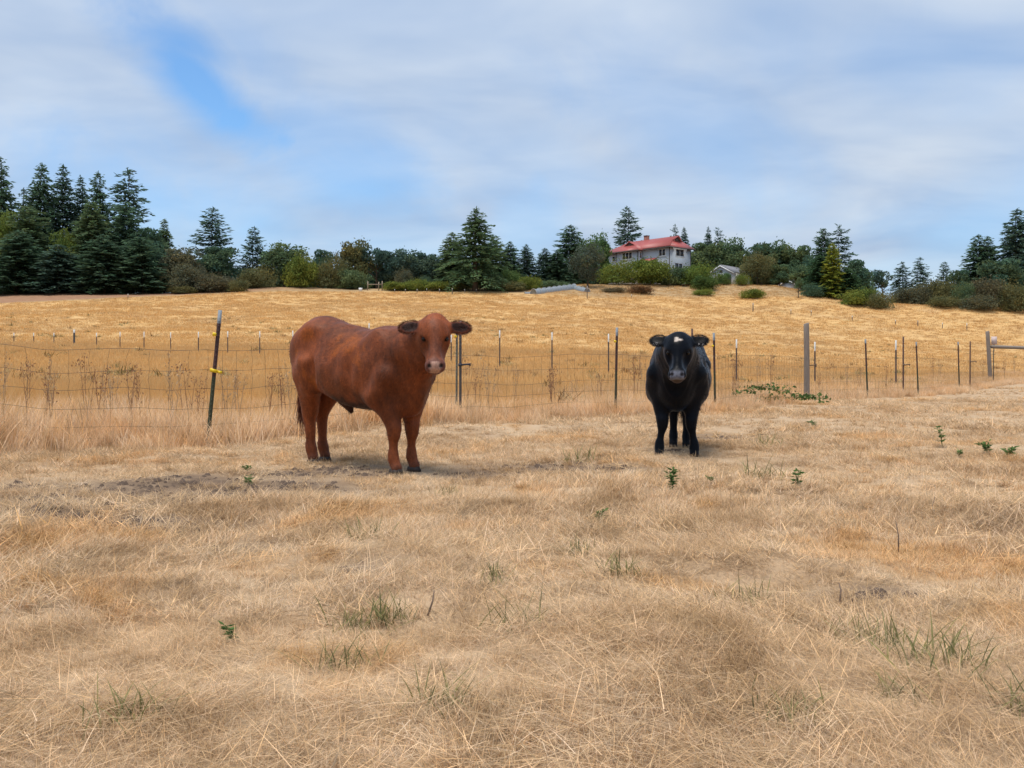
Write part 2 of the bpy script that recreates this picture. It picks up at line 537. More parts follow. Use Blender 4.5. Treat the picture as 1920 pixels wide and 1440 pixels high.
def scatter(name, pts, idx, rotz, scl, meshes, label, tilt=0.12):
    """ONE object of kind stuff whose geometry nodes set a tuft on each of its points"""
    src = bpy.data.collections.new(name + '_tufts')
    for k, me in enumerate(meshes):
        o = bpy.data.objects.new(f"{me.name}_{k:02d}", me)
        src.objects.link(o)
    me = bpy.data.meshes.new(name)
    n = len(pts)
    me.vertices.add(n)
    me.vertices.foreach_set('co', np.asarray(pts, np.float32).ravel())
    a = me.attributes.new('pick', 'INT', 'POINT')
    a.data.foreach_set('value', np.asarray(idx, np.int32))
    a = me.attributes.new('turn', 'FLOAT_VECTOR', 'POINT')
    rot = np.stack([rng.normal(0, tilt, n), rng.normal(0, tilt, n), rotz], -1).astype(np.float32)
    a.data.foreach_set('vector', rot.ravel())
    a = me.attributes.new('grow', 'FLOAT_VECTOR', 'POINT')
    sc = np.asarray(scl, np.float32)
    sc = np.stack([sc] * 3, -1) if sc.ndim == 1 else sc
    a.data.foreach_set('vector', sc.astype(np.float32).ravel())
    o = link(name, me)
    g = bpy.data.node_groups.new(name, 'GeometryNodeTree')
    g.interface.new_socket('Geometry', in_out='INPUT', socket_type='NodeSocketGeometry')
    g.interface.new_socket('Geometry', in_out='OUTPUT', socket_type='NodeSocketGeometry')
    N = g.nodes.new
    gi, go = N('NodeGroupInput'), N('NodeGroupOutput')
    ci = N('GeometryNodeCollectionInfo')
    ci.inputs['Collection'].default_value = src
    ci.inputs['Separate Children'].default_value = True
    ci.inputs['Reset Children'].default_value = True
    ip = N('GeometryNodeInstanceOnPoints')
    ip.inputs['Pick Instance'].default_value = True

    def attr(nm, ty):
        q = N('GeometryNodeInputNamedAttribute')
        q.data_type = ty
        q.inputs['Name'].default_value = nm
        return q.outputs['Attribute']
    L = g.links.new
    L(gi.outputs[0], ip.inputs['Points'])
    L(ci.outputs[0], ip.inputs['Instance'])
    L(attr('pick', 'INT'), ip.inputs['Instance Index'])
    er = N('FunctionNodeEulerToRotation')
    L(attr('turn', 'FLOAT_VECTOR'), er.inputs[0])
    L(er.outputs[0], ip.inputs['Rotation'])
    L(attr('grow', 'FLOAT_VECTOR'), ip.inputs['Scale'])
    L(ip.outputs[0], go.inputs[0])
    md = o.modifiers.new('tufts', 'NODES')
    md.node_group = g
    tag(o, label, 'grass', kind='stuff')
    return o


def sample_ring(y0, y1, dens, keep=None, margin=2.8):
    a = (y1 ** 2 - y0 ** 2) * 0.5 * 1.2 + 2 * margin * (y1 - y0)
    n = int(a * dens)
    Y = np.sqrt(rng.uniform(0, 1, int(n)) * (y1 ** 2 - y0 ** 2) + y0 ** 2)
    X = rng.uniform(-1, 1, n) * (0.6 * Y + margin)
    return X, Y


HOOF_AT = [(-0.98, 7.42), (-0.82, 7.53), (-1.81, 8.25), (-1.72, 8.42), (1.36, 8.68), (1.73, 8.60), (1.76, 9.85), (1.90, 9.85)]


def bare_keep(X, Y, strength=0.93):
    p = np.ones(len(X))
    for w, a, c in BAREW:
        d = ((X - w.x) / a) ** 2 + ((Y - w.y) / c) ** 2
        p = np.minimum(p, 1 - strength * np.exp(-d * 0.75))
    for hx, hy in HOOF_AT:
        p = np.minimum(p, 1 - 0.9 * np.exp(-((X - hx) ** 2 / 0.02 + (Y - hy + 0.12) ** 2 / 0.06)))
    return rng.uniform(0, 1, len(X)) < p


def paddock(kind, y0, y1, dens, smin, smax, patch=None, off=0.0):
    X, Y = sample_ring(y0, y1, dens)
    k = (Y < fence_y(X) + 0.8) & bare_keep(X, Y)
    if patch is not None:
        pv = wob(X + off * 7.3, Y - off * 3.1, 1.0) * 0.9 + wob(X - off, Y + off, 2.3) * 0.6
        k &= rng.uniform(0, 1, len(X)) < np.clip(0.5 + pv * patch, 0.04, 1)
    X, Y = X[k], Y[k]
    big = 1 + 0.45 * wob(X, Y, 1.4)
    return np.stack([X, Y, terrain(X, Y) - 0.004], -1), rng.uniform(smin, smax, len(X)) * big


nv = 7
for nm, kind, rings, lab in (
        ('matted_straw', 'matt', [(1.75, 3.2, 260, 0.6), (3.2, 6, 185, 0.8), (6, 11, 80, 1.4), (11, 22, 30, 2.3)], 'flattened dead straw lying matted over the paddock'),
        ('short_grass', 'stub', [(1.75, 3.2, 190, 0.6), (3.2, 6, 120, 0.9), (6, 11, 70, 1.4), (11, 22, 26, 2.3)], 'short dry stubble between the lying straw of the paddock'),
        ('tufted_grass', 'tuft', [(1.75, 3.2, 150, 0.6), (3.2, 6, 100, 0.9), (6, 11, 70, 1.4), (11, 36, 22, 2.3)], 'dry tan grass tufts leaning over in the paddock')):
    P, I, SC, meshes = [], [], [], []
    for q, (y0, y1, dn, wf) in enumerate(rings):
        for k in range(nv):
            meshes.append(tuft(kind, 100 + q * 20 + k + len(kind) * 7, wf))
        p_, s_ = paddock(kind, y0, y1, dn, *((0.62, 1.0) if q == 0 else (0.75, 1.25)), patch={'matt': -0.6, 'stub': None, 'tuft': 1.3}[kind], off=len(kind))
        P.append(p_)
        SC.append(s_ * (0.88, 0.82, 0.68, 0.8)[q])
        I.append(rng.integers(q * nv, (q + 1) * nv, len(p_)))
    P, I, SC = np.concatenate(P), np.concatenate(I), np.concatenate(SC)
    wind = 2.2 + 4.0 * wob(P[:, 0], P[:, 1], 0.9)
    scatter(nm, P, I, wind + rng.normal(0, 0.85, len(P)), SC, meshes, lab)

# rank pale grass on the fence line
X = rng.uniform(-13, 34, 9000)
Y = fence_y(X) + rng.normal(0.15, 0.42, len(X))
k = rng.uniform(0, 1, len(X)) < np.clip(0.62 + 0.7 * wob(X, Y, 0.9), 0.1, 1)
k &= np.abs(X) < 0.62 * Y + 1.5
X, Y = X[k], Y[k]
sc = np.clip(rng.uniform(0.6, 1.15, len(X)) * (1 + 0.3 * wob(X, Y, 1.1)), 0.4, 1.4) * np.interp(X, [-6, -3, 0, 4, 12], [1.25, 1.1, 0.95, 0.8, 0.65])
scatter('fence_grass', np.stack([X, Y, terrain(X, Y) - 0.01], -1), rng.integers(0, 12, len(X)), rng.uniform(0, 6.28, len(X)), sc,
        [tuft('tall', 300 + k, 1.3 if k < 6 else 2.0) for k in range(12)], 'pale rank grass standing along the wire fence')

# mixed tan and golden hay just behind the wire
X = rng.uniform(-16, 40, 24000)
Y = fence_y(X) + 0.5 + rng.uniform(0, 1, len(X)) ** 1.3 * 7.0
k = (rng.uniform(0, 1, len(X)) < np.clip(0.75 + 0.5 * wob(X, Y, 0.8), 0.2, 1)) & (np.abs(X) < 0.62 * Y + 2)
X, Y = X[k], Y[k]
sc = np.clip(rng.uniform(0.7, 1.2, len(X)) * (1 + 0.3 * wob(X, Y, 0.9)), 0.4, 1.5) * 0.8
scatter('hay_grass', np.stack([X, Y, terrain(X, Y) - 0.01], -1), rng.integers(0, 12, len(X)), rng.uniform(0, 6.28, len(X)), sc,
        [tuft('tall', 900 + k, 1.7, mat_straw if k < 7 else mat_gold) for k in range(12)], 'mixed tan and golden hay just behind the wire fence')

# golden field beyond the wire, thinning out with distance
P, I, SC = [], [], []
meshes = [tuft('field', 400 + k, wf, mat_gold) for wf in (1.0, 2.2, 4.5) for k in range(5)]
for q, (y0, y1, dn, h) in enumerate(((10, 26, 17, 0.58), (26, 60, 8.0, 0.52), (60, 176, 2.2, 0.42))):
    X, Y = sample_ring(y0, y1, dn, margin=3)
    k = (Y > fence_y(X) + 0.9 + rng.uniform(0, 5.0, len(X)))
    X, Y = X[k], Y[k]
    z = terrain(X, Y)
    if q == 2:
        ypx = HZ - F * (z - CAMH) / Y
        pxx = 960 + F * X / Y
        e = np.interp(pxx, [0, 150, 300, 420, 500, 700, 900, 1000, 1150, 1250, 1400, 1500, 1600, 1700, 1920], [570, 563, 556, 550, 546, 548, 549, 553, 560, 559, 556, 556, 556, 566, 580])
        k = (ypx > e) | ((ypx > e - 24) & (pxx > 990) & (pxx < 1640) & (rng.uniform(0, 1, len(X)) < 0.75))
        X, Y, z = X[k], Y[k], z[k]
    P.append(np.stack([X, Y, z - 0.01], -1))
    I.append(rng.integers(q * 5, q * 5 + 5, len(X)))
    hs = rng.uniform(0.75, 1.15, len(X)) * h * (1 + 0.25 * wob(X, Y, 0.35))
    ws = hs * (1.0, 1.8, 3.6)[q]
    SC.append(np.stack([ws, ws, hs], -1))
P, I, SC = np.concatenate(P), np.concatenate(I), np.concatenate(SC)
scatter('golden_grass', P, I, rng.uniform(0, 6.28, len(P)), SC, meshes, 'golden standing hay grass filling the field beyond the wire', tilt=0.05)

# low weeds dotted over the field, dull green and brown
mat_scrub, b = material("field_weed")
pos = b.n('ShaderNodeNewGeometry').outputs['Position']
v = b.n('ShaderNodeVertexColor', {'layer_name': 'vc'}).outputs[0]
c = b.mix(b.ramp(b.noise(pos, 0.35, 2.0), [(0.42, 0.0), (0.58, 1.0)]), (0.25, 0.23, 0.11), (0.36, 0.22, 0.11))
d = b.n('ShaderNodeBsdfDiffuse', None, Color=b.mix(1.0, c, v, 'MULTIPLY'))
b.n('ShaderNodeOutputMaterial', None, Surface=d)
Y = rng.uniform(17, 105, 1100) ** 1.0
X = rng.uniform(-1, 1, len(Y)) * (0.6 * Y + 2)
px_ = 960 + F * X / Y
k = (Y > fence_y(X) + 2.0) & (rng.uniform(0, 1, len(X)) < np.clip(0.22 + 0.75 * wob(X, Y, 0.25) + 0.3 * wob(X, Y, 0.9), 0.03, 1))
X, Y = X[k], Y[k]
h = rng.uniform(1.0, 2.6, len(X))
wd = rng.uniform(2.0, 5.0, len(X))
scatter('field_weeds', np.stack([X, Y, terrain(X, Y) + 0.12], -1), rng.integers(0, 5, len(X)), rng.uniform(0, 6.28, len(X)), np.stack([wd, wd, h], -1),
        [tuft('green', 800 + k, 1.6, mat_scrub) for k in range(5)], 'low dull green and brown weeds dotted through the golden field')
# ------------------------------------------------------------------ trees
def leaf_mat(name, hue_var=0.25):
    m, b = material(name)
    oi = b.n('ShaderNodeObjectInfo')
    v = b.n('ShaderNodeVertexColor', {'layer_name': 'vc'}).outputs[0]
    c = b.mix(1.0, oi.outputs['Color'], v, 'MULTIPLY')
    d = b.n('ShaderNodeBsdfDiffuse', None, Color=c)
    t = b.n('ShaderNodeBsdfTranslucent', None, Color=c)
    s = b.n('ShaderNodeMixShader', None, _0=0.38, _1=d, _2=t)
    b.n('ShaderNodeOutputMaterial', None, Surface=s)
    return m


mat_leafs = leaf_mat("foliage")
mat_bark = simple_mat("bark", (0.10, 0.075, 0.055), 0.9, 0.35, 6.0, bump=0.5)


def quads_to(cent, u, v, hl, hw):
    """kite-shaped leaf sprays: centre, long axis u, cross axis v, half length, half width"""
    P = np.stack([cent - u * hl[:, None], cent + v * hw[:, None] - u * (0.1 * hl)[:, None], cent + u * hl[:, None], cent - v * hw[:, None] - u * (0.1 * hl)[:, None]], 1)
    n = len(cent)
    return P.reshape(-1, 3), np.arange(n * 4).reshape(n, 4)


def unit(a):
    return a / np.maximum(np.linalg.norm(a, axis=-1, keepdims=True), 1e-9)


def conifer_crown(seed, H=20.0, R=4.2, whorls=44, droop=0.35, up=0.15, gap=0.0, start=0.03, shape=0.56, dens=1.0, ragged=0.3):
    r = np.random.default_rng(seed)
    Cn, U, Vv, HL, HW, col = [], [], [], [], [], []
    lean = r.normal(0, 0.012, 2)
    for w in range(whorls):
        t = start + (1 - start) * (w + r.uniform(-0.3, 0.3)) / whorls
        t = min(max(t, start), 0.995)
        z0 = H * t
        nb = int(r.integers(6, 10) * (1.0 if t < 0.85 else 0.7))
        a0 = r.uniform(0, 6.28)
        for k in range(nb):
            if r.uniform() < gap:
                continue
            az = a0 + k * 6.283 / nb + r.normal(0, 0.25)
            prof = (1 - t) ** shape * (0.72 + 0.28 * min(1, (t - start) * 9 + 0.25))
            L = R * prof * (1 - ragged + 2 * ragged * r.uniform()) + 0.25
            ns = max(5, int(L * 7.6 * dens))
            s = (np.arange(ns) + r.uniform(0.2, 0.9, ns)) / ns
            s = 0.12 + 0.88 * s
            dz = (up + r.normal(0, 0.14)) * L * s - droop * r.uniform(0.5, 1.5) * L * s ** 2 * (1.15 - 0.6 * t) + 0.10 * L * np.maximum(0, s - 0.7)
            base = np.stack([np.cos(az) * L * s, np.sin(az) * L * s, z0 + dz], -1)
            spread = L * 0.17 * (1.1 - 0.5 * s) + 0.05
            lat = r.uniform(-1, 1, ns) * spread
            base[:, 0] += -np.sin(az) * lat + lean[0] * z0
            base[:, 1] += np.cos(az) * lat + lean[1] * z0
            base[:, 2] += r.normal(-0.05, 0.16, ns)
            sw = np.sign(lat) * r.uniform(0.2, 0.9, ns)
            u = np.stack([np.cos(az + sw), np.sin(az + sw), r.normal(-0.28, 0.28, ns) + 0.25 * t], -1)
            u = unit(u)
            v = unit(np.cross(u, np.stack([r.normal(0, 0.9, ns), r.normal(0, 0.9, ns), np.ones(ns)], -1)))
            Cn.append(base)
            U.append(u)
            Vv.append(v)
            HL.append(r.uniform(0.30, 0.60, ns) * (0.6 + 0.4 * min(L, 2.5) / 2.5))
            HW.append(r.uniform(0.10, 0.20, ns) * (0.6 + 0.4 * min(L, 2.5) / 2.5))
            br = r.uniform(0.7, 1.25) * r.uniform(0.8, 1.2, ns)
            col.append(np.stack([br * r.uniform(0.85, 1.15, ns), br, br * r.uniform(0.8, 1.1, ns)], -1))
    n = 10                                              # leader
    Cn.append(np.stack([np.full(n, lean[0] * H), np.full(n, lean[1] * H), H * np.linspace(0.95, 1.0, n)], -1) + r.normal(0, 0.04, (n, 3)))
    U.append(unit(np.stack([r.normal(0, 0.5, n), r.normal(0, 0.5, n), np.ones(n)], -1)))
    Vv.append(unit(np.cross(U[-1], r.normal(0, 1, (n, 3)))))
    HL.append(np.full(n, 0.28))
    HW.append(np.full(n, 0.09))
    col.append(np.ones((n, 3)))
    V, Fq = quads_to(np.concatenate(Cn), np.concatenate(U), np.concatenate(Vv), np.concatenate(HL), np.concatenate(HW))
    return make_mesh('crown', V, Fq, mat_leafs, False, np.repeat(np.concatenate(col), 4, 0))


def broad_crown(seed, H=12.0, R=5.0, clumps=30, per=150, base=0.02, leaf=0.34, dome=1.0, open_=0.0, wisp=0.0):
    r = np.random.default_rng(seed)
    cs = []
    zc, hz = H * (base + 1) / 2, H * (1 - base) / 2
    while len(cs) < clumps:
        q = r.normal(0, 1, 3)
        q /= np.linalg.norm(q)
        q = q * r.uniform(0.35, 0.86)
        if q[2] < -0.6 and r.uniform() < 0.5:
            continue
        rad = r.uniform(0.20, 0.36) * R * (1 - 0.25 * open_)
        cs.append((np.array([q[0] * R, q[1] * R, zc + q[2] * hz]), rad, r.uniform(0.72, 1.22), r.uniform(0.85, 1.2)))
    Cn, U, HL, col = [], [], [], []
    for (c, rad, br, warm) in cs:
        q = unit(r.normal(0, 1, (per, 3)))
        d = r.uniform(0.55, 1.0, per) ** 0.6
        pos = c + q * (rad * d)[:, None] * np.array([1.15, 1.15, 0.8])
        if wisp:
            far = r.uniform(0, 1, per) < 0.16
            pos[far] += q[far] * (rad * wisp * r.uniform(0.2, 1.0, far.sum()))[:, None] + np.array([0, 0, 0.2 * rad])
        Cn.append(pos)
        u = unit(q * 0.6 + r.normal(0, 0.7, (per, 3)) + np.array([0, 0, 0.15]))
        U.append(u)
        HL.append(r.uniform(0.6, 1.2, per) * leaf)
        bb = br * r.uniform(0.75, 1.25, per)
        col.append(np.stack([bb * warm, bb, bb * (2 - warm) * r.uniform(0.85, 1.1, per)], -1))
    Cn, U, HL = np.concatenate(Cn), np.concatenate(U), np.concatenate(HL)
    k = Cn[:, 2] > 0.03 * H
    Cn, U, HL, col = Cn[k], U[k], HL[k], np.concatenate(col)[k]
    Vv = unit(np.cross(U, r.normal(0, 1, U.shape)))
    V, Fq = quads_to(Cn, U, Vv, HL, HL * 0.55)
    return make_mesh('crown', V, Fq, mat_leafs, False, np.repeat(col, 4, 0))


def trunk_mesh(seed, H, r0, limbs=0, R=0.0, split=0.3, sway=0.003):
    r = np.random.default_rng(seed)
    m = MB()
    pts = [(r.normal(0, sway) * H * t, r.normal(0, sway) * H * t, H * t) for t in (0, 0.12, 0.3, 0.5, 0.7, 0.85, 0.97)]
    pts[0] = (0, 0, -0.4)
    m.tube(pts, [r0 * 1.25] + [r0 * (1 - t * 0.93) for t in (0.12, 0.3, 0.5, 0.7, 0.85, 0.97)], 7)
    for k in range(limbs):
        t = r.uniform(split, 0.7)
        a = r.uniform(0, 6.28)
        z = H * t
        L = R * r.uniform(0.5, 0.85)
        m.tube([(0, 0, z), (math.cos(a) * L * .4, math.sin(a) * L * .4, z + L * .35), (math.cos(a) * L, math.sin(a) * L, z + L * .6)],
               [r0 * 0.45, r0 * 0.3, r0 * 0.1], 5)
    return m.mesh('trunk', mat_bark, True)


# nominal size (H, R) and the meshes of every kind of tree
KIND = {
    'fir0': (20, 4.2, conifer_crown(11), trunk_mesh(11, 20, 0.3)),
    'fir1': (20, 4.2, conifer_crown(12, whorls=48, droop=0.45, ragged=0.35), trunk_mesh(12, 20, 0.3)),
    'fir2': (20, 4.2, conifer_crown(13, whorls=40, droop=0.25, up=0.3, ragged=0.45, shape=0.52), trunk_mesh(13, 20, 0.3)),
    'open0': (20, 4.6, conifer_crown(14, whorls=34, droop=0.5, up=0.25, gap=0.25, ragged=0.45, shape=0.5, dens=0.95, start=0.12), trunk_mesh(14, 20, 0.28)),
    'open1': (20, 4.6, conifer_crown(15, whorls=30, droop=0.2, up=0.4, gap=0.2, ragged=0.35, shape=0.58, dens=0.9, start=0.16), trunk_mesh(15, 20, 0.28)),
    'scrag': (20, 4.0, conifer_crown(16, whorls=26, droop=0.3, up=0.25, gap=0.42, ragged=0.55, shape=0.42, dens=0.9, start=0.25), trunk_mesh(16, 20, 0.26)),
    'cedar': (20, 6.6, conifer_crown(17, H=20, R=6.9, whorls=40, droop=0.55, up=0.3, ragged=0.55, gap=0.12, shape=0.85, dens=1.15, start=0.10), trunk_mesh(17, 20, 0.62)),
    'spire': (20, 3.0, conifer_crown(18, R=3.0, whorls=46, droop=0.3, ragged=0.3, shape=0.55), trunk_mesh(18, 20, 0.25)),
    'broad0': (12, 5.0, broad_crown(21, clumps=48), trunk_mesh(21, 10, 0.28, 5, 4.5)),
    'broad1': (12, 5.0, broad_crown(22, clumps=54, per=140, leaf=0.31, wisp=0.6), trunk_mesh(22, 10, 0.28, 5, 4.5)),
    'broad2': (12, 5.0, broad_crown(23, clumps=50, per=140, base=0.0, wisp=0.5), trunk_mesh(23, 9, 0.25, 4, 4.5)),
    'oak': (12, 5.4, broad_crown(24, clumps=20, per=130, base=0.36, open_=0.5, leaf=0.32), trunk_mesh(24, 10.5, 0.34, 8, 5.2, 0.22, 0.03)),
    'bush0': (6, 5.0, broad_crown(25, H=6, R=5.0, clumps=60, per=130, base=-0.3, leaf=0.24, wisp=0.5), trunk_mesh(25, 3.5, 0.10, 5, 2.5)),
    'bush1': (6, 5.0, broad_crown(26, H=6, R=5.0, clumps=66, per=120, base=-0.35, leaf=0.21, wisp=0.9), trunk_mesh(26, 3.5, 0.10, 5, 2.5)),
    'pine': (12, 6.0, broad_crown(27, H=12, R=6.0, clumps=40, per=150, base=0.1, leaf=0.27, wisp=0.4), trunk_mesh(27, 10.0, 0.3, 7, 5.0, 0.2)),
    'willow': (10, 5.0, broad_crown(28, H=10, R=5.0, clumps=66, per=150, base=-0.05, leaf=0.2, wisp=1.0), trunk_mesh(28, 7, 0.22, 6, 4.0, 0.15)),
}
T_DARK, T_BLUE, T_MID, T_GREEN = (0.104, 0.172, 0.112), (0.100, 0.162, 0.130), (0.14, 0.198, 0.103), (0.14, 0.22, 0.085)
T_YEL, T_LIME, T_OLIVE, T_GREY, T_BRN = (0.29, 0.32, 0.06), (0.19, 0.235, 0.06), (0.17, 0.17, 0.08), (0.15, 0.155, 0.10), (0.155, 0.145, 0.09)

n_tree = 0


def tree(name, kind, px, top, dY, hw, tint, label, cat='tree', group=None, Y=None, sink=0.0):
    """px, top: photo pixel of the tip; dY: metres behind the edge of the field; hw: half width in photo pixels"""
    global n_tree
    n_tree += 1
    if Y is None:
        Y = float(np.interp(px, _PX, _DD)) + dY
    p = at(px, Y)
    p.z -= sink
    H0, R0, crown, trunk = KIND[kind]
    h = zpix(top, Y) - p.z
    w = hw / F * Y * (1.22 if kind[:4] in ('fir0', 'fir1', 'fir2', 'open', 'spir', 'scra') else 1.15 if kind[:4] == 'bush' else 1.05)
    root = bpy.data.objects.new(name, None)
    C.objects.link(root)
    root.location = p
    root.rotation_euler = (0, 0, (n_tree * 2.4) % 6.28)
    tag(root, label, cat, group)
    sc = (w / R0 * 0.92, w / R0 * 0.92, h / H0)
    shrub = cat in ('shrub', 'bush', 'hedge')
    for nm, me in (('foliage' if shrub else 'crown', crown), ('stem' if shrub else 'trunk', trunk)):
        o = link(nm, me, root)
        o.scale = sc if nm in ('crown', 'foliage') else ((sc[2] + sc[0]) / 2, (sc[2] + sc[0]) / 2, sc[2])
        o.color = (*tint, 1)
    return root


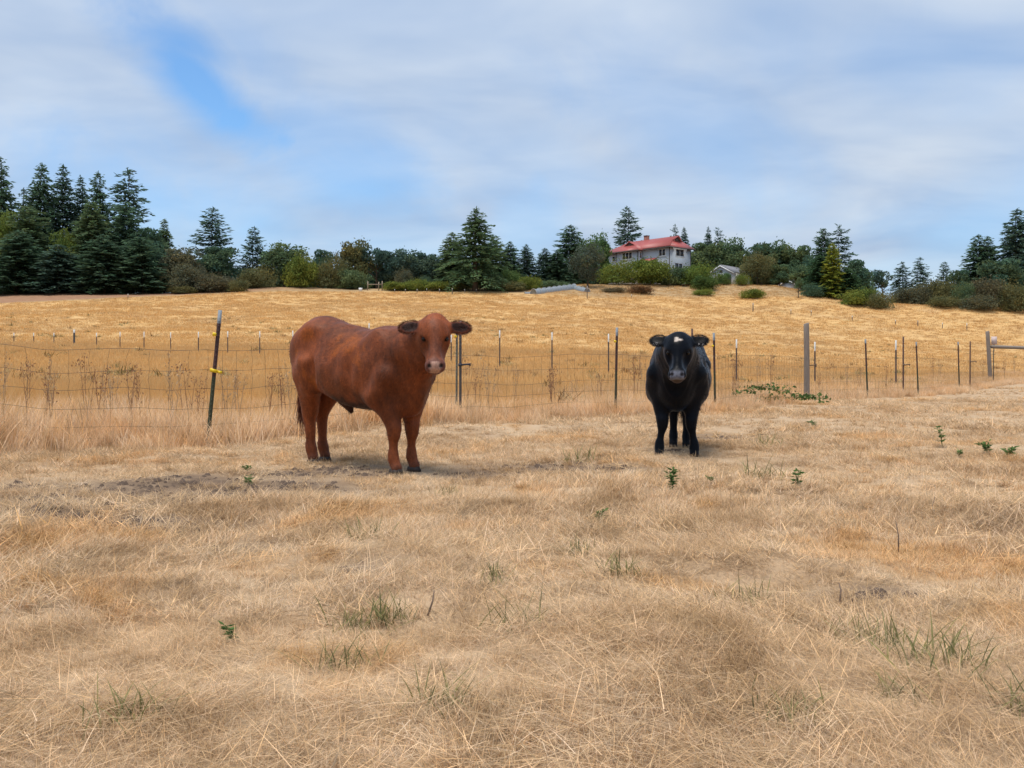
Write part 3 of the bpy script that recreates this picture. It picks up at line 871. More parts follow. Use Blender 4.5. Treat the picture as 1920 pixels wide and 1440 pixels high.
G1, G2, G3 = 'tall firs of the dark wood at the left', 'trees along the crest behind the field', 'shrubs along the foot of the trees'
TREES = [
    # the dark wood on the left, back row then front row
    ('conifer_tree', 'fir0', 2, 292, 14, 40, T_DARK, 'tallest dark fir of the left wood, cut by the photo edge', G1),
    ('conifer_tree', 'fir1', 76, 306, 16, 40, T_DARK, 'dark fir with the second tip from the left edge of the wood', G1),
    ('conifer_tree', 'spire', 118, 309, 18, 34, T_BLUE, 'slim bluish fir with the third tip of the left wood', G1),
    ('conifer_tree', 'open0', 45, 352, 17, 32, T_BLUE, 'lower fir filling the gap between the two leftmost tips', G1),
    ('conifer_tree', 'spire', 154, 330, 20, 27, T_BLUE, 'short narrow fir tip between two taller firs of the left wood', G1),
    ('conifer_tree', 'fir0', 187, 322, 16, 34, T_DARK, 'dense fir beside the loose-limbed last tall fir of the wood', G1),
    ('conifer_tree', 'open0', 243, 315, 18, 54, T_BLUE, 'tall loose-limbed fir with sky between its drooping right-hand boughs', G1),
    ('conifer_tree', 'fir1', 308, 410, 10, 24, T_MID, 'small pointed fir at the right end of the dark wood', G1),
    ('broadleaf_tree', 'broad1', 8, 388, 6, 36, T_LIME, 'pale green leafy tree at the left photo edge below the tallest fir', G1),
    ('conifer_tree', 'fir2', 62, 388, 6, 52, T_MID, 'broad mid green fir standing forward in the left wood', G1),
    ('broadleaf_tree', 'broad1', 122, 424, 5, 30, T_LIME, 'yellowish leafy tree glowing between the front firs of the wood', G1),
    ('conifer_tree', 'fir1', 172, 378, 6, 50, T_MID, 'front fir with greyish drooping boughs in mid wood', G1),
    ('conifer_tree', 'fir2', 236, 380, 6, 42, T_DARK, 'dark blunt fir in front of the loose-limbed tall fir', G1),
    ('broadleaf_tree', 'broad0', 285, 420, 7, 46, T_DARK, 'rounded dark tree where the left wood slopes down', G1),
    ('conifer_tree', 'fir0', 30, 432, 0, 58, T_DARK, 'low sweeping fir skirt at the field edge, nearest the left border', G1),
    ('conifer_tree', 'fir1', 110, 458, -1, 50, T_BLUE, 'low dark fir with boughs to the ground, second along the field edge', G1),
    ('conifer_tree', 'fir0', 196, 440, -1, 54, T_DARK, 'low wide fir with boughs to the ground, third along the field edge', G1),
    ('conifer_tree', 'fir2', 268, 446, -1, 48, T_DARK, 'low fir closing the right foot of the dark wood', G1),
    # shrubs and single trees to the right of the wood
    ('conifer_tree', 'open1', 398, 388, 8, 48, T_BLUE, 'lone open fir right of the dark wood with a ragged crown', G2),
    ('broadleaf_tree', 'broad1', 340, 458, 2, 44, T_GREY, 'greyish brown tangled tree at the right foot of the wood', G2),
    ('broadleaf_tree', 'broad0', 408, 455, 4, 46, T_DARK, 'dark leafy mass under the lone open fir', G2),
    ('conifer_tree', 'open1', 474, 424, 8, 30, T_BLUE, 'small open fir with bare horizontal limbs showing sky', G2),
    ('broadleaf_tree', 'broad1', 532, 450, 6, 52, T_MID, 'round dark green tree with spiky top right of the small open fir', G2),
    ('broadleaf_tree', 'broad0', 605, 462, 9, 26, T_DARK, 'small rounded dark tree between two broader crowns', G2),
    ('broadleaf_tree', 'broad1', 666, 443, 8, 38, T_OLIVE, 'olive green domed tree rising above the middle tree line', G2),
    ('broadleaf_tree', 'oak', 706, 460, 7, 34, T_BLUE, 'bluish oak, first of the even row beside the olive dome', G2),
    ('broadleaf_tree', 'broad0', 728, 466, 8, 34, T_BLUE, 'bluish dark tree, second of the even row', G2),
    ('broadleaf_tree', 'broad1', 756, 461, 8, 36, T_BLUE, 'bluish dark tree, third of the even row', G2),
    ('broadleaf_tree', 'broad0', 792, 468, 8, 36, T_BLUE, 'bluish dark tree, fourth of the even row', G2),
    ('broadleaf_tree', 'broad1', 824, 474, 8, 32, T_BLUE, 'bluish dark tree of the even row, next to the big spruce', G2),
    # the big spruce and the trees up to the house
    ('spruce_tree', 'cedar', 891, 388, -6, 70, (0.105, 0.165, 0.085), 'big spruce with drooping boughs and a thick trunk at the field edge', None),
    ('conifer_tree', 'fir1', 850, 435, 6, 34, T_MID, 'fir half hidden behind the left side of the big spruce', G2),
    ('conifer_tree', 'fir2', 930, 443, 5, 34, T_MID, 'mid green fir behind the right side of the big spruce', G2),
    ('conifer_tree', 'fir0', 956, 452, 6, 26, T_DARK, 'dark fir just right of the big spruce, narrow tip', G2),
    ('conifer_tree', 'fir0', 988, 458, 7, 22, T_BLUE, 'small pointed bluish fir standing free right of the spruce group', G2),
    ('conifer_tree', 'fir1', 1020, 465, 7, 24, T_BLUE, 'small blunt fir, second free-standing one left of the pine', G2),
    ('conifer_tree', 'fir2', 1062, 422, 9, 36, T_DARK, 'tall pointed fir rising left of the green trees by the house', G2),
    ('conifer_tree', 'fir0', 1044, 470, 5, 28, T_DARK, 'dark low fir at the left foot of the tall pointed fir', G2),
    ('broadleaf_tree', 'broad1', 1094, 440, 8, 30, T_GREEN, 'bright green leafy tree between tall fir and house', G2),
    ('broadleaf_tree', 'broad1', 1124, 432, 9, 26, T_GREEN, 'big green leafy tree touching the left end of the red roof', G2),
    ('pine_tree', 'pine', 1102, 457, -5, 36, (0.11, 0.135, 0.10), 'grey-green pine with visible trunk in front of the house trees', None),
    ('conifer_tree', 'open1', 1178, 387, 26, 40, T_BLUE, 'tall open fir right behind the chimney of the red-roofed house', G2),
    ('conifer_tree', 'scrag', 1266, 421, 32, 12, T_BLUE, 'left one of the two small fir tips above the red ridge', G2),
    ('conifer_tree', 'spire', 1284, 426, 32, 14, T_BLUE, 'right one of the two small fir tips above the red ridge', G2),
    # crest to the right of the house
    ('conifer_tree', 'spire', 1327, 425, 22, 12, T_BLUE, 'thin fir tip right of the house, the more left of a close pair', G2),
    ('conifer_tree', 'scrag', 1346, 427, 22, 14, T_BLUE, 'thin fir tip right of the house with a ragged double top', G2),
    ('broadleaf_tree', 'broad0', 1318, 448, 18, 40, T_MID, 'green tree directly behind the right end of the house', G2),
    ('broadleaf_tree', 'broad1', 1368, 442, 18, 42, T_MID, 'round green tree above the white garage', G2),
    ('broadleaf_tree', 'broad0', 1428, 450, 20, 42, T_DARK, 'dark rounded tree behind the olive willow', G2),
    ('broadleaf_tree', 'broad1', 1462, 447, 22, 40, T_MID, 'round tree at the top of the green hump right of the garage', G2),
    ('broadleaf_tree', 'broad0', 1500, 454, 20, 36, T_MID, 'rounded tree on the right slope of the green hump', G2),
    ('broadleaf_tree', 'broad1', 1525, 475, 16, 30, T_DARK, 'lowest tree of the green hump, beside the twin firs', G2),
    ('willow_tree', 'willow', 1420, 471, 4, 34, T_OLIVE, 'pale olive round willow standing alone right of the white garage', None),
    ('broadleaf_tree', 'broad0', 1462, 492, 6, 26, T_MID, 'small green tree at the right foot of the olive willow', G2),
    ('broadleaf_tree', 'broad1', 1508, 494, 6, 30, T_MID, 'green tree behind the little lollipop tree', G2),
    ('conifer_tree', 'fir2', 1545, 427, 14, 28, T_DARK, 'dark fir, fuller one of the twin tips behind the yellow tree', G2),
    ('conifer_tree', 'scrag', 1573, 422, 15, 28, T_BLUE, 'gappy crooked fir, taller one of the twin tips', G2),
    ('conifer_tree', 'fir1', 1540, 478, 0, 34, (0.075, 0.14, 0.075), 'dark green conical tree left of the yellow tree at the field edge', G2),
    ('conifer_tree', 'fir1', 1586, 502, 1, 30, (0.085, 0.15, 0.075), 'green conical tree hugging the right of the yellow tree', G2),
    ('golden_conifer', 'spire', 1562, 456, -1, 21, T_YEL, 'bright yellow-green slender tree at the field edge', None),
    ('broadleaf_tree', 'broad0', 1606, 482, 10, 36, T_DARK, 'dark rounded tree right of the yellow tree', G2),
    ('oak_tree', 'oak', 1655, 502, 14, 28, T_BLUE, 'small open oak with bare forked trunks against the sky', None),
    ('small_tree', 'oak', 1497, 518, -8, 11, T_MID, 'tiny lollipop shaped tree in the dry grass below the shed roof', None),
    ('conifer_tree', 'open0', 1692, 490, 22, 24, T_BLUE, 'left fir of three small ones against the low sky', G2),
    ('conifer_tree', 'open0', 1725, 482, 22, 25, T_BLUE, 'middle and tallest fir of three small ones against the low sky', G2),
    ('conifer_tree', 'open1', 1770, 490, 22, 20, T_BLUE, 'right fir of three small ones against the low sky', G2),
    ('broadleaf_tree', 'broad0', 1800, 500, 12, 26, T_DARK, 'brown-green round tree at the left foot of the right-hand firs', G2),
    ('conifer_tree', 'fir0', 1835, 439, 14, 36, T_DARK, 'dark fir, left one of the close pair near the right photo edge', G2),
    ('conifer_tree', 'fir1', 1853, 443, 14, 32, T_DARK, 'dark fir, right one of the close pair near the right photo edge', G2),
    ('conifer_tree', 'fir1', 1904, 391, 14, 44, T_BLUE, 'tallest fir of the right-hand group', G2),
    ('conifer_tree', 'fir0', 1936, 402, 15, 44, T_BLUE, 'fir partly cut by the right photo edge', G2),
    ('broadleaf_tree', 'broad0', 1880, 478, 8, 50, T_DARK, 'dark leafy tree at the foot of the tallest right-hand fir', G2),
]
for (nm, kd, px, top, dY, hw, tint, lab, grp) in TREES:
    tree(nm, kd, px, top, dY, hw, tint, lab, 'tree', grp)

SHRUBS = [
    ('shrub', 'bush1', 352, 492, -2, 46, T_GREY, 'grey-brown twiggy shrub at the right foot of the dark wood'),
    ('shrub', 'bush0', 345, 535, -5, 26, T_OLIVE, 'low olive bush on the brown strip before the dark wood'),
    ('shrub', 'bush1', 405, 512, -4, 46, T_BRN, 'brownish bramble mound under the lone open fir'),
    ('shrub', 'bush0', 446, 524, -7, 22, T_OLIVE, 'small olive mound at the right end of the bramble'),
    ('shrub', 'bush1', 482, 498, 0, 38, T_OLIVE, 'olive shrub below the small open fir'),
    ('shrub', 'bush0', 562, 476, -1, 32, T_LIME, 'lime green tall shrub in front of the round dark tree'),
    ('shrub', 'bush1', 622, 480, 0, 34, T_OLIVE, 'dull olive shrub right of the lime green one'),
    ('shrub', 'bush0', 662, 503, -2, 32, T_MID, 'grey-green shrub beside the little wooden gate'),
    ('shrub', 'bush1', 758, 503, -2, 20, T_GREY, 'grey twiggy shrub in front of the even tree row'),
    ('shrub', 'bush0', 798, 516, -4, 14, T_DARK, 'small dark bush standing in the yellow-green hedge'),
    ('hedge_bush', 'bush0', 742, 528, -6, 30, T_LIME, 'yellow-green low hedge bush next to the wooden gate'),
    ('hedge_bush', 'bush1', 780, 523, -6, 26, T_LIME, 'yellow-green hedge bush with pale flower tips'),
    ('hedge_bush', 'bush0', 828, 527, -6, 32, T_LIME, 'low hedge bush left of the big spruce trunk'),
    ('hedge_bush', 'bush1', 862, 530, -5, 24, T_OLIVE, 'low olive hedge bush in the shade of the big spruce'),
    ('shrub', 'bush0', 925, 512, -5, 24, T_MID, 'dark green shrub right of the spruce trunk'),
    ('shrub', 'bush0', 956, 503, -2, 22, T_GREEN, 'leafy green shrub between big spruce and free-standing fir'),
    ('shrub', 'bush1', 962, 528, -6, 28, T_OLIVE, 'reddish olive low bush right of the spruce'),
    ('shrub', 'bush0', 994, 516, -4, 24, T_LIME, 'light green mound below the free-standing bluish fir'),
    ('shrub', 'bush1', 1040, 526, -3, 34, T_MID, 'low green bush behind the grey row cover tunnel'),
    ('shrub', 'bush1', 1160, 487, 0, 40, T_LIME, 'yellow-green rounded bush under the left end of the house'),
    ('shrub', 'bush0', 1220, 483, 0, 44, (0.17, 0.22, 0.055), 'tall green bush hiding the middle of the house front'),
    ('shrub', 'bush0', 1264, 500, -1, 28, T_MID, 'dark green bush in the dip below the house corner'),
    ('shrub', 'bush1', 1306, 492, -1, 40, (0.15, 0.21, 0.055), 'broad green bush below the right end of the house'),
    ('shrub', 'bush0', 1318, 516, -6, 26, (0.10, 0.16, 0.055), 'low green bush at the right foot of the broad house bush'),
    ('shrub', 'bush0', 1356, 510, 1, 17, T_GREEN, 'dark green bush in front of the white garage'),
    ('shrub', 'bush1', 1392, 512, 0, 16, T_LIME, 'small yellow-green bush between garage and olive willow'),
    ('shrub', 'bush0', 1410, 541, -14, 24, T_LIME, 'flat green weed patch on the bank below the olive willow'),
    ('shrub', 'bush1', 1318, 541, -14, 22, T_LIME, 'flat green weed patch on the bank below the house bushes'),
    ('shrub', 'bush1', 1525, 530, -4, 20, T_DARK, 'dark low bush at the foot of the green conical tree'),
    ('shrub', 'bush0', 1612, 540, -4, 38, T_LIME, 'yellow-green hedge right of the yellow tree'),
    ('shrub', 'bush1', 1650, 546, -5, 26, T_OLIVE, 'tail end of the hedge sloping to the golden field'),
    ('shrub', 'bush0', 1692, 540, 4, 26, T_GREY, 'grey-green bush below the left small fir'),
    ('shrub', 'bush1', 1722, 530, 4, 32, T_GREY, 'wide grey-green bush below the middle small fir'),
    ('shrub', 'bush0', 1768, 522, 3, 30, T_OLIVE, 'olive bush below the right small fir'),
    ('shrub', 'bush1', 1808, 527, 0, 24, T_MID, 'fresh green bush in front of the right-hand firs'),
    ('shrub', 'bush0', 1852, 518, 1, 38, T_BRN, 'brownish leafy bush below the close pair of firs'),
    ('shrub', 'bush1', 1904, 528, -1, 34, T_OLIVE, 'olive bush at the right photo edge under the tallest fir'),
    ('shrub', 'bush1', 1830, 552, -2, 34, T_GREY, 'low grey bush along the field edge before the brownish one'),
    ('shrub', 'bush1', 1770, 552, -1, 30, T_OLIVE, 'low olive bush where the hedge meets the right-hand trees'),
]
for (nm, kd, px, top, dY, hw, tint, lab) in SHRUBS:
    tree(nm, kd, px, top, dY, hw, tint, lab, 'shrub', G3)

tree('shrub', 'bush1', 1200, 534, -14, 28, (0.20, 0.115, 0.06), 'rusty brown brush heap on the bank below the house', 'shrub', G3)
tree('shrub', 'bush1', 1150, 538, -13, 26, (0.19, 0.16, 0.10), 'greyish dry mound on the bank left of the rusty brush heap', 'shrub', G3)

# the wood behind, which reads as one mass between the trunks
wv, wf, wc, off = [], [], [], 0
rw = np.random.default_rng(77)
src = KIND['broad0'][2]
n0 = len(src.vertices)
sv = np.empty(n0 * 3, np.float32)
src.vertices.foreach_get('co', sv)
sv = sv.reshape(-1, 3)
sc_ = np.empty(n0 * 4, np.float32)
src.color_attributes['vc'].data.foreach_get('color', sc_)
sc_ = sc_.reshape(-1, 4)[:, :3]
for px in np.arange(-40, 1990, 24):
    top = np.interp(px, [-40, 60, 200, 300, 340, 460, 500, 560, 640, 700, 840, 960, 1000, 1050, 1120, 1300, 1340, 1400, 1520, 1560, 1620, 1640, 1655, 1740, 1760, 1800, 1990],
                    [425, 430, 430, 455, 490, 505, 500, 500, 500, 490, 490, 492, 520, 510, 478, 470, 468, 472, 480, 500, 515, 555, 562, 558, 540, 530, 500]) + rw.uniform(-6, 6)
    Y = float(np.interp(px, _PX, _DD)) + 27 + rw.uniform(-2, 4)
    p = at(px, Y)
    h = zpix(top, Y) - p.z
    if h < 1.0:
        continue
    w = 26 / F * Y / 5.0 * rw.uniform(1.0, 1.3)
    a = rw.uniform(0, 6.28)
    R_ = np.array([[math.cos(a), -math.sin(a), 0], [math.sin(a), math.cos(a), 0], [0, 0, 1]])
    q = (sv @ R_.T) * np.array([w, w, h * 1.14 / 12.0]) + np.array(p) - np.array([0, 0, 0.16 * h])
    wv.append(q)
    wc.append(sc_ * rw.uniform(0.8, 1.15))
    wf.append(np.arange(n0).reshape(-1, 4) + off)
    off += n0
wood = link('distant_wood', make_mesh('distant_wood', np.concatenate(wv), np.concatenate(wf), mat_leafs, False, np.concatenate(wc)))
wood.color = (*T_DARK, 1)
tag(wood, 'dark wood behind the crest trees, closing the gaps between them', 'wood', kind='stuff')
# ------------------------------------------------------------------ the red-roofed house on the crest
mat_siding = None
m, b = material("grey_blue_siding")
co = b.n('ShaderNodeTexCoord').outputs['Object']
sx = b.n('ShaderNodeSeparateXYZ', None, Vector=co)
p = b.n('ShaderNodeBsdfPrincipled', None, Base__Color=b.mix(b.noise(co, 1.5, 4.0), (0.47, 0.51, 0.55), (0.55, 0.59, 0.63)), Roughness=0.75)
b.n('ShaderNodeOutputMaterial', None, Surface=p)
mat_siding = m
mat_white = simple_mat("white_trim", (0.74, 0.75, 0.76), 0.5, 0.06)
mat_red = simple_mat("red_metal_roof", (0.36, 0.075, 0.066), 0.5, 0.12, 1.2, spec=0.5)
mat_redrib = simple_mat("red_roof_rib", (0.33, 0.065, 0.06), 0.45, 0.1, spec=0.5)
mat_darktrim = simple_mat("dark_trim", (0.10, 0.085, 0.08), 0.7)  # dark brown of the trim boards, posts and door
mat_gablet = simple_mat("brown_gable_panel", (0.13, 0.08, 0.07), 0.8)
mat_brick = simple_mat("chimney_brick", (0.30, 0.13, 0.10), 0.85, 0.3, 12)
mat_shingle = simple_mat("grey_shingle", (0.20, 0.20, 0.22), 0.85, 0.25, 3)
m, b = material("window_glass")
p = b.n('ShaderNodeBsdfPrincipled', None, Base__Color=(0.03, 0.035, 0.045), Roughness=0.08)
b.n('ShaderNodeOutputMaterial', None, Surface=p)
mat_glass = m

HC = Vector((30.8, 178.0, 0))
HC.z = tz(HC.x, HC.y) - 0.3
E1 = Vector((-0.66, 0.751, 0))               # along the front, away to the left
E2 = Vector((0.751, 0.66, 0))                # along the gable end
house = bpy.data.objects.new('farmhouse', None)
C.objects.link(house)
house.location = HC
# local axes: x = E2 (depth), y = E1 (along the front); front wall is x = 0, its outside is -x
house.rotation_euler = (0, 0, math.atan2(E2.y, E2.x))
tag(house, 'two-storey grey-blue house with red roof on the crest above green bushes', 'house')
EV = zpix(461, 178.0) - HC.z                 # eave height above the base
LF, DP = 16.2, 6.6
BY0, BY1, BX = 6.8, 12.6, -1.5               # the projecting bay
EVB = EV - 0.15
RZ = 2.35                                    # ridge above the eave

MB().box(0, DP, 0, LF, 0, EV).build('wall', mat_siding, house)
bay = MB().box(BX, -0.004, BY0, BY1, 0, EVB).build('bay_wall', mat_siding, house)

# main hipped roof with a small gable (gablet) at the right end; thick shell
OV = 0.7
def slab(P, th=0.14):
    """roof plane with thickness: P counter-clockwise seen from outside"""
    P = [Vector(q) for q in P]
    n = (P[1] - P[0]).cross(P[2] - P[0]).normalized()
    k = len(P)
    V = [tuple(q) for q in P] + [tuple(q - n * th) for q in P]
    Fc = [tuple(range(k)), tuple(range(2 * k - 1, k - 1, -1))]
    Fc += [(i, i + k, (i + 1) % k + k, (i + 1) % k) for i in range(k)]
    return V, Fc


e0, e1_, yA, yB = -OV, DP + OV, -OV, LF + OV
zE = EV - 0.12
xm = DP / 2
hipA, hipB = 1.0, 3.2                        # ridge ends, from each end wall
roof = MB()
gz = zE + (RZ) * 0.62                        # level of the gablet sill
gl = 0.62
# front and back planes reach the ridge; end planes stop at the gablet sill on the right end
def lerp(a, b_, t):
    return tuple(a[i] + (b_[i] - a[i]) * t for i in range(3))
Ra, Rb = (xm, 0.15, zE + RZ), (xm, LF - hipB, zE + RZ)
cA0, cA1, cB0, cB1 = (e0, yA, zE), (e1_, yA, zE), (e0, yB, zE), (e1_, yB, zE)
hipend = (xm, 1.6, zE + RZ)
g0, g1 = lerp(cA0, hipend, 0.6), lerp(cA1, hipend, 0.6)
roof.add(*slab([cA0, g0, Ra, Rb, cB0][::-1]))
roof.add(*slab([cA1, g1, Ra, Rb, cB1]))
roof.add(*slab([cA0, cA1, g1, g0]))
roof.add(*slab([cB1, cB0, Rb]))
roof_o = roof.build('roof', mat_red, house)
MB().add([tuple(Vector(g0) + Vector((0.25, 0.12, 0.02))), tuple(Vector(g1) + Vector((-0.25, 0.12, 0.02))), tuple(Vector(Ra) + Vector((0, 0.35, -0.22))),
          tuple(Vector(g0) + Vector((0.25, 0.3, 0.02))), tuple(Vector(g1) + Vector((-0.25, 0.3, 0.02))), tuple(Vector(Ra) + Vector((0, 0.55, -0.22)))],
         [(0, 1, 2), (5, 4, 3), (0, 3, 4, 1), (1, 4, 5, 2), (2, 5, 3, 0)]).build('gable_panel', mat_gablet, house)
# standing seams on the front slope
rib = MB()
nrm = (Vector(Rb) - Vector(cB0)).cross(Vector(cA0) - Vector(cB0)).normalized()
if nrm.z < 0:
    nrm = -nrm
for k in range(34):
    y = yA + 0.6 + k * 0.5
    if y > yB - 0.6:
        break
    tmax = 1.0 if 0.3 < y < LF - hipB else (0.6 if y <= 0.3 else max(0.05, (yB - y) / (hipB + OV)))
    a = Vector((e0 + 0.02, y, zE)) + nrm * 0.02
    t_ = Vector((e0 + (xm - e0) * tmax * 0.98, y, zE + RZ * tmax * 0.98)) + nrm * 0.02
    rib.tube([a, t_], 0.035, 4)
rb = rib.build('roof_seams', mat_redrib, roof_o)
rb['kind'] = 'stuff'
# bay roof: hip running out from the main slope, with its own little gablet
zB = EVB - 0.1
bx0 = BX - OV
by0, by1, bm = BY0 - OV, BY1 + OV, (BY0 + BY1) / 2
rzB = 2.05
rin = (xm - 0.9, bm, zB + rzB)
rout = (BX + 0.9, bm, zB + rzB)
br = MB()
cb0, cb1 = (bx0, by0, zB), (bx0, by1, zB)
gb0, gb1 = lerp(cb0, (BX + 1.9, bm, zB + rzB), 0.55), lerp(cb1, (BX + 1.9, bm, zB + rzB), 0.55)
rout = (BX + 0.55, bm, zB + rzB)
br.add(*slab([cb0, (xm - 0.9, by0, zB + 0.08), rin, rout, gb0]))
br.add(*slab([cb1, (xm - 0.9, by1, zB + 0.08), rin, rout, gb1][::-1]))
br.add(*slab([cb0, gb0, gb1, cb1]))
bro = br.build('bay_roof', mat_red, house)
MB().add([tuple(Vector(gb0) + Vector((0.15, 0.2, 0.03))), tuple(Vector(gb1) + Vector((0.15, -0.2, 0.03))), tuple(Vector(rout) + Vector((0.3, 0, -0.2))),
          tuple(Vector(gb0) + Vector((0.3, 0.2, 0.03))), tuple(Vector(gb1) + Vector((0.3, -0.2, 0.03))), tuple(Vector(rout) + Vector((0.45, 0, -0.2)))],
         [(0, 1, 2), (5, 4, 3), (0, 3, 4, 1), (1, 4, 5, 2), (2, 5, 3, 0)]).build('gable_panel', mat_gablet, house)
# fascia boards
MB().box(e0 - 0.03, e0 + 0.05, yA, yB, zE - 0.24, zE - 0.03).build('fascia', mat_darktrim, house)
MB().box(e0, e1_, yA - 0.03, yA + 0.05, zE - 0.245, zE - 0.035).build('fascia', mat_darktrim, house)
MB().box(bx0 - 0.03, bx0 + 0.05, by0, by1, zB - 0.24, zB - 0.03).build('fascia', mat_darktrim, house)
# corner boards
for (x, y) in ((0, 0), (DP, 0), (BX, BY0), (BX, BY1)):
    MB().box(x - 0.06, x + 0.06, y - 0.06, y + 0.06, 0.02, (EV if x >= 0 else EVB) - 0.16).build('corner_board', mat_darktrim, house)
# chimney
ch = MB().box(xm + 0.3, xm + 1.1, bm - 0.9, bm - 0.1, zE + 1.2, zE + RZ + 1.0).build('chimney', mat_brick, house)
MB().box(xm + 0.22, xm + 1.18, bm - 0.98, bm - 0.02, zE + RZ + 1.0, zE + RZ + 1.12).build('chimney_cap', mat_darktrim, ch)


def window(axis, off, a0, a1, z0, z1, panes):
    """axis 'f': in a wall x = off facing -x, running along y; axis 'e': in a wall y = off facing -y, running along x"""
    f, g = MB(), []
    t = 0.1

    def bx(lo, hi, zl, zh, d0, d1, mb):
        if axis == 'f':
            mb.box(off - d1, off - d0, lo, hi, zl, zh)
        else:
            mb.box(lo, hi, off - d1, off - d0, zl, zh)
    w = (a1 - a0) / panes
    bx(a0 - t, a1 + t, z0 - t, z0, 0.003, 0.08, f)
    bx(a0 - t, a1 + t, z1, z1 + t, 0.003, 0.08, f)
    for k in range(panes + 1):
        c = a0 + w * k
        bx(c - 0.06, c + 0.06, z0, z1, 0.003, 0.075, f)
    wo = f.build('window', mat_white, house)
    for k in range(panes):
        q = MB()
        bx(a0 + w * k + 0.065, a0 + w * (k + 1) - 0.065, z0 + 0.005, z1 - 0.005, 0.004, 0.03, q)
        q.build('pane', mat_glass, wo)
    s = MB()
    bx(a0 - 0.2, a1 + 0.2, z0 - t - 0.09, z0 - t - 0.004, 0.003, 0.16, s)
    s.build('sill', mat_white, wo)


zu = EV - 1.75
window('f', 0, 1.0, 2.6, zu, zu + 1.25, 2)
window('f', BX, 8.3, 10.9, zu - 0.1, zu + 1.15, 3)
window('f', 0, 13.4, 15.0, zu - 0.1, zu + 0.95, 2)
window('e', BY0, -0.95, -0.4, zu - 0.05, zu + 1.05, 1)
window('e', 0, 2.0, 4.4, zu, zu + 1.25, 2)
window('f', 0, 0.8, 2.4, zu - 2.9, zu - 1.5, 2)
window('e', 0, 1.6, 4.0, zu - 2.9, zu - 1.5, 2)
# porch roof over the door
pr = MB()
pr.add(*slab([(-1.5, 3.1, EV - 2.75), (0.0, 3.1, EV - 2.1), (0.0, 6.6, EV - 2.1), (-1.5, 6.6, EV - 2.75)][::-1], 0.12))
pr.build('porch_roof', mat_red, house)
for y in (3.3, 6.4):
    MB().box(-1.4, -1.28, y - 0.06, y + 0.06, 0.0, EV - 2.86).build('porch_post', mat_darktrim, house)


# ------------------------------------------------------------------ white garage and a shed roof
def gabled(name, label, cat, px, Y, half, length, wall_h, rise, rot, roofmat, wallmat):
    o = bpy.data.objects.new(name, None)
    C.objects.link(o)
    o.location = at(px, Y)
    o.rotation_euler = (0, 0, rot)
    tag(o, label, cat)
    w = MB().box(-half, half, 0, length, -0.5, wall_h)
    w.add([(-half, 0, wall_h), (half, 0, wall_h), (0, 0, wall_h + rise), (-half, length, wall_h), (half, length, wall_h), (0, length, wall_h + rise)],
          [(0, 1, 2), (5, 4, 3), (1, 4, 5, 2), (2, 5, 3, 0)])
    w.build('wall', wallmat, o)
    ov = 0.35
    k = rise / half
    r = MB()
    r.add(*slab([(-half - ov, -ov, wall_h - k * ov + .15), (0, -ov, wall_h + rise + .15), (0, length + ov, wall_h + rise + .15), (-half - ov, length + ov, wall_h - k * ov + .15)][::-1]))
    r.add(*slab([(half + ov, -ov, wall_h - k * ov + .15), (0, -ov, wall_h + rise + .15), (0, length + ov, wall_h + rise + .15), (half + ov, length + ov, wall_h - k * ov + .15)]))
    r.build('roof', roofmat, o)
    tr = MB()
    for s in (-1, 1):
        tr.tube([(s * (half + ov), -ov - 0.04, wall_h - k * ov + 0.02), (0, -ov - 0.04, wall_h + rise + 0.02)], 0.1, 4)
    tr.build('bargeboard', mat_white, o)
    return o


gar = gabled('garage', 'small white gabled garage with grey roof between bush and olive willow', 'garage', 1352, 178, 2.7, 6.5, 2.2, 1.5, -0.72, mat_shingle, mat_white)
vm = MB()
for k in range(5):
    vm.box(-0.32, 0.32, -0.06, -0.01, 2.42 + k * 0.11, 2.50 + k * 0.11)
vm.build('gable_vent', mat_darktrim, gar)
MB().box(1.3, 2.2, -0.05, -0.004, -0.3, 1.9).build('door', mat_darktrim, gar)
gabled('shed', 'low shed with grey roof peeping over the bank near the lollipop tree', 'shed', 1478, 176, 1.9, 5.5, 0.7, 0.9, -1.0, mat_shingle, mat_white)

# ------------------------------------------------------------------ grey row cover tunnel in the garden
m, b = material("grey_row_cover")
co = b.n('ShaderNodeTexCoord').outputs['Object']
c = b.mix(b.noise(b.mapping(co, scale=(3, 0.4, 3)), 2.0, 4.0), (0.16, 0.185, 0.21), (0.28, 0.31, 0.34))
p = b.n('ShaderNodeBsdfPrincipled', None, Base__Color=c, Roughness=0.5)
b.n('ShaderNodeOutputMaterial', None, Surface=p)
mat_cover = m
mat_hoop = simple_mat('pale_hoop', (0.5, 0.52, 0.54), 0.5)


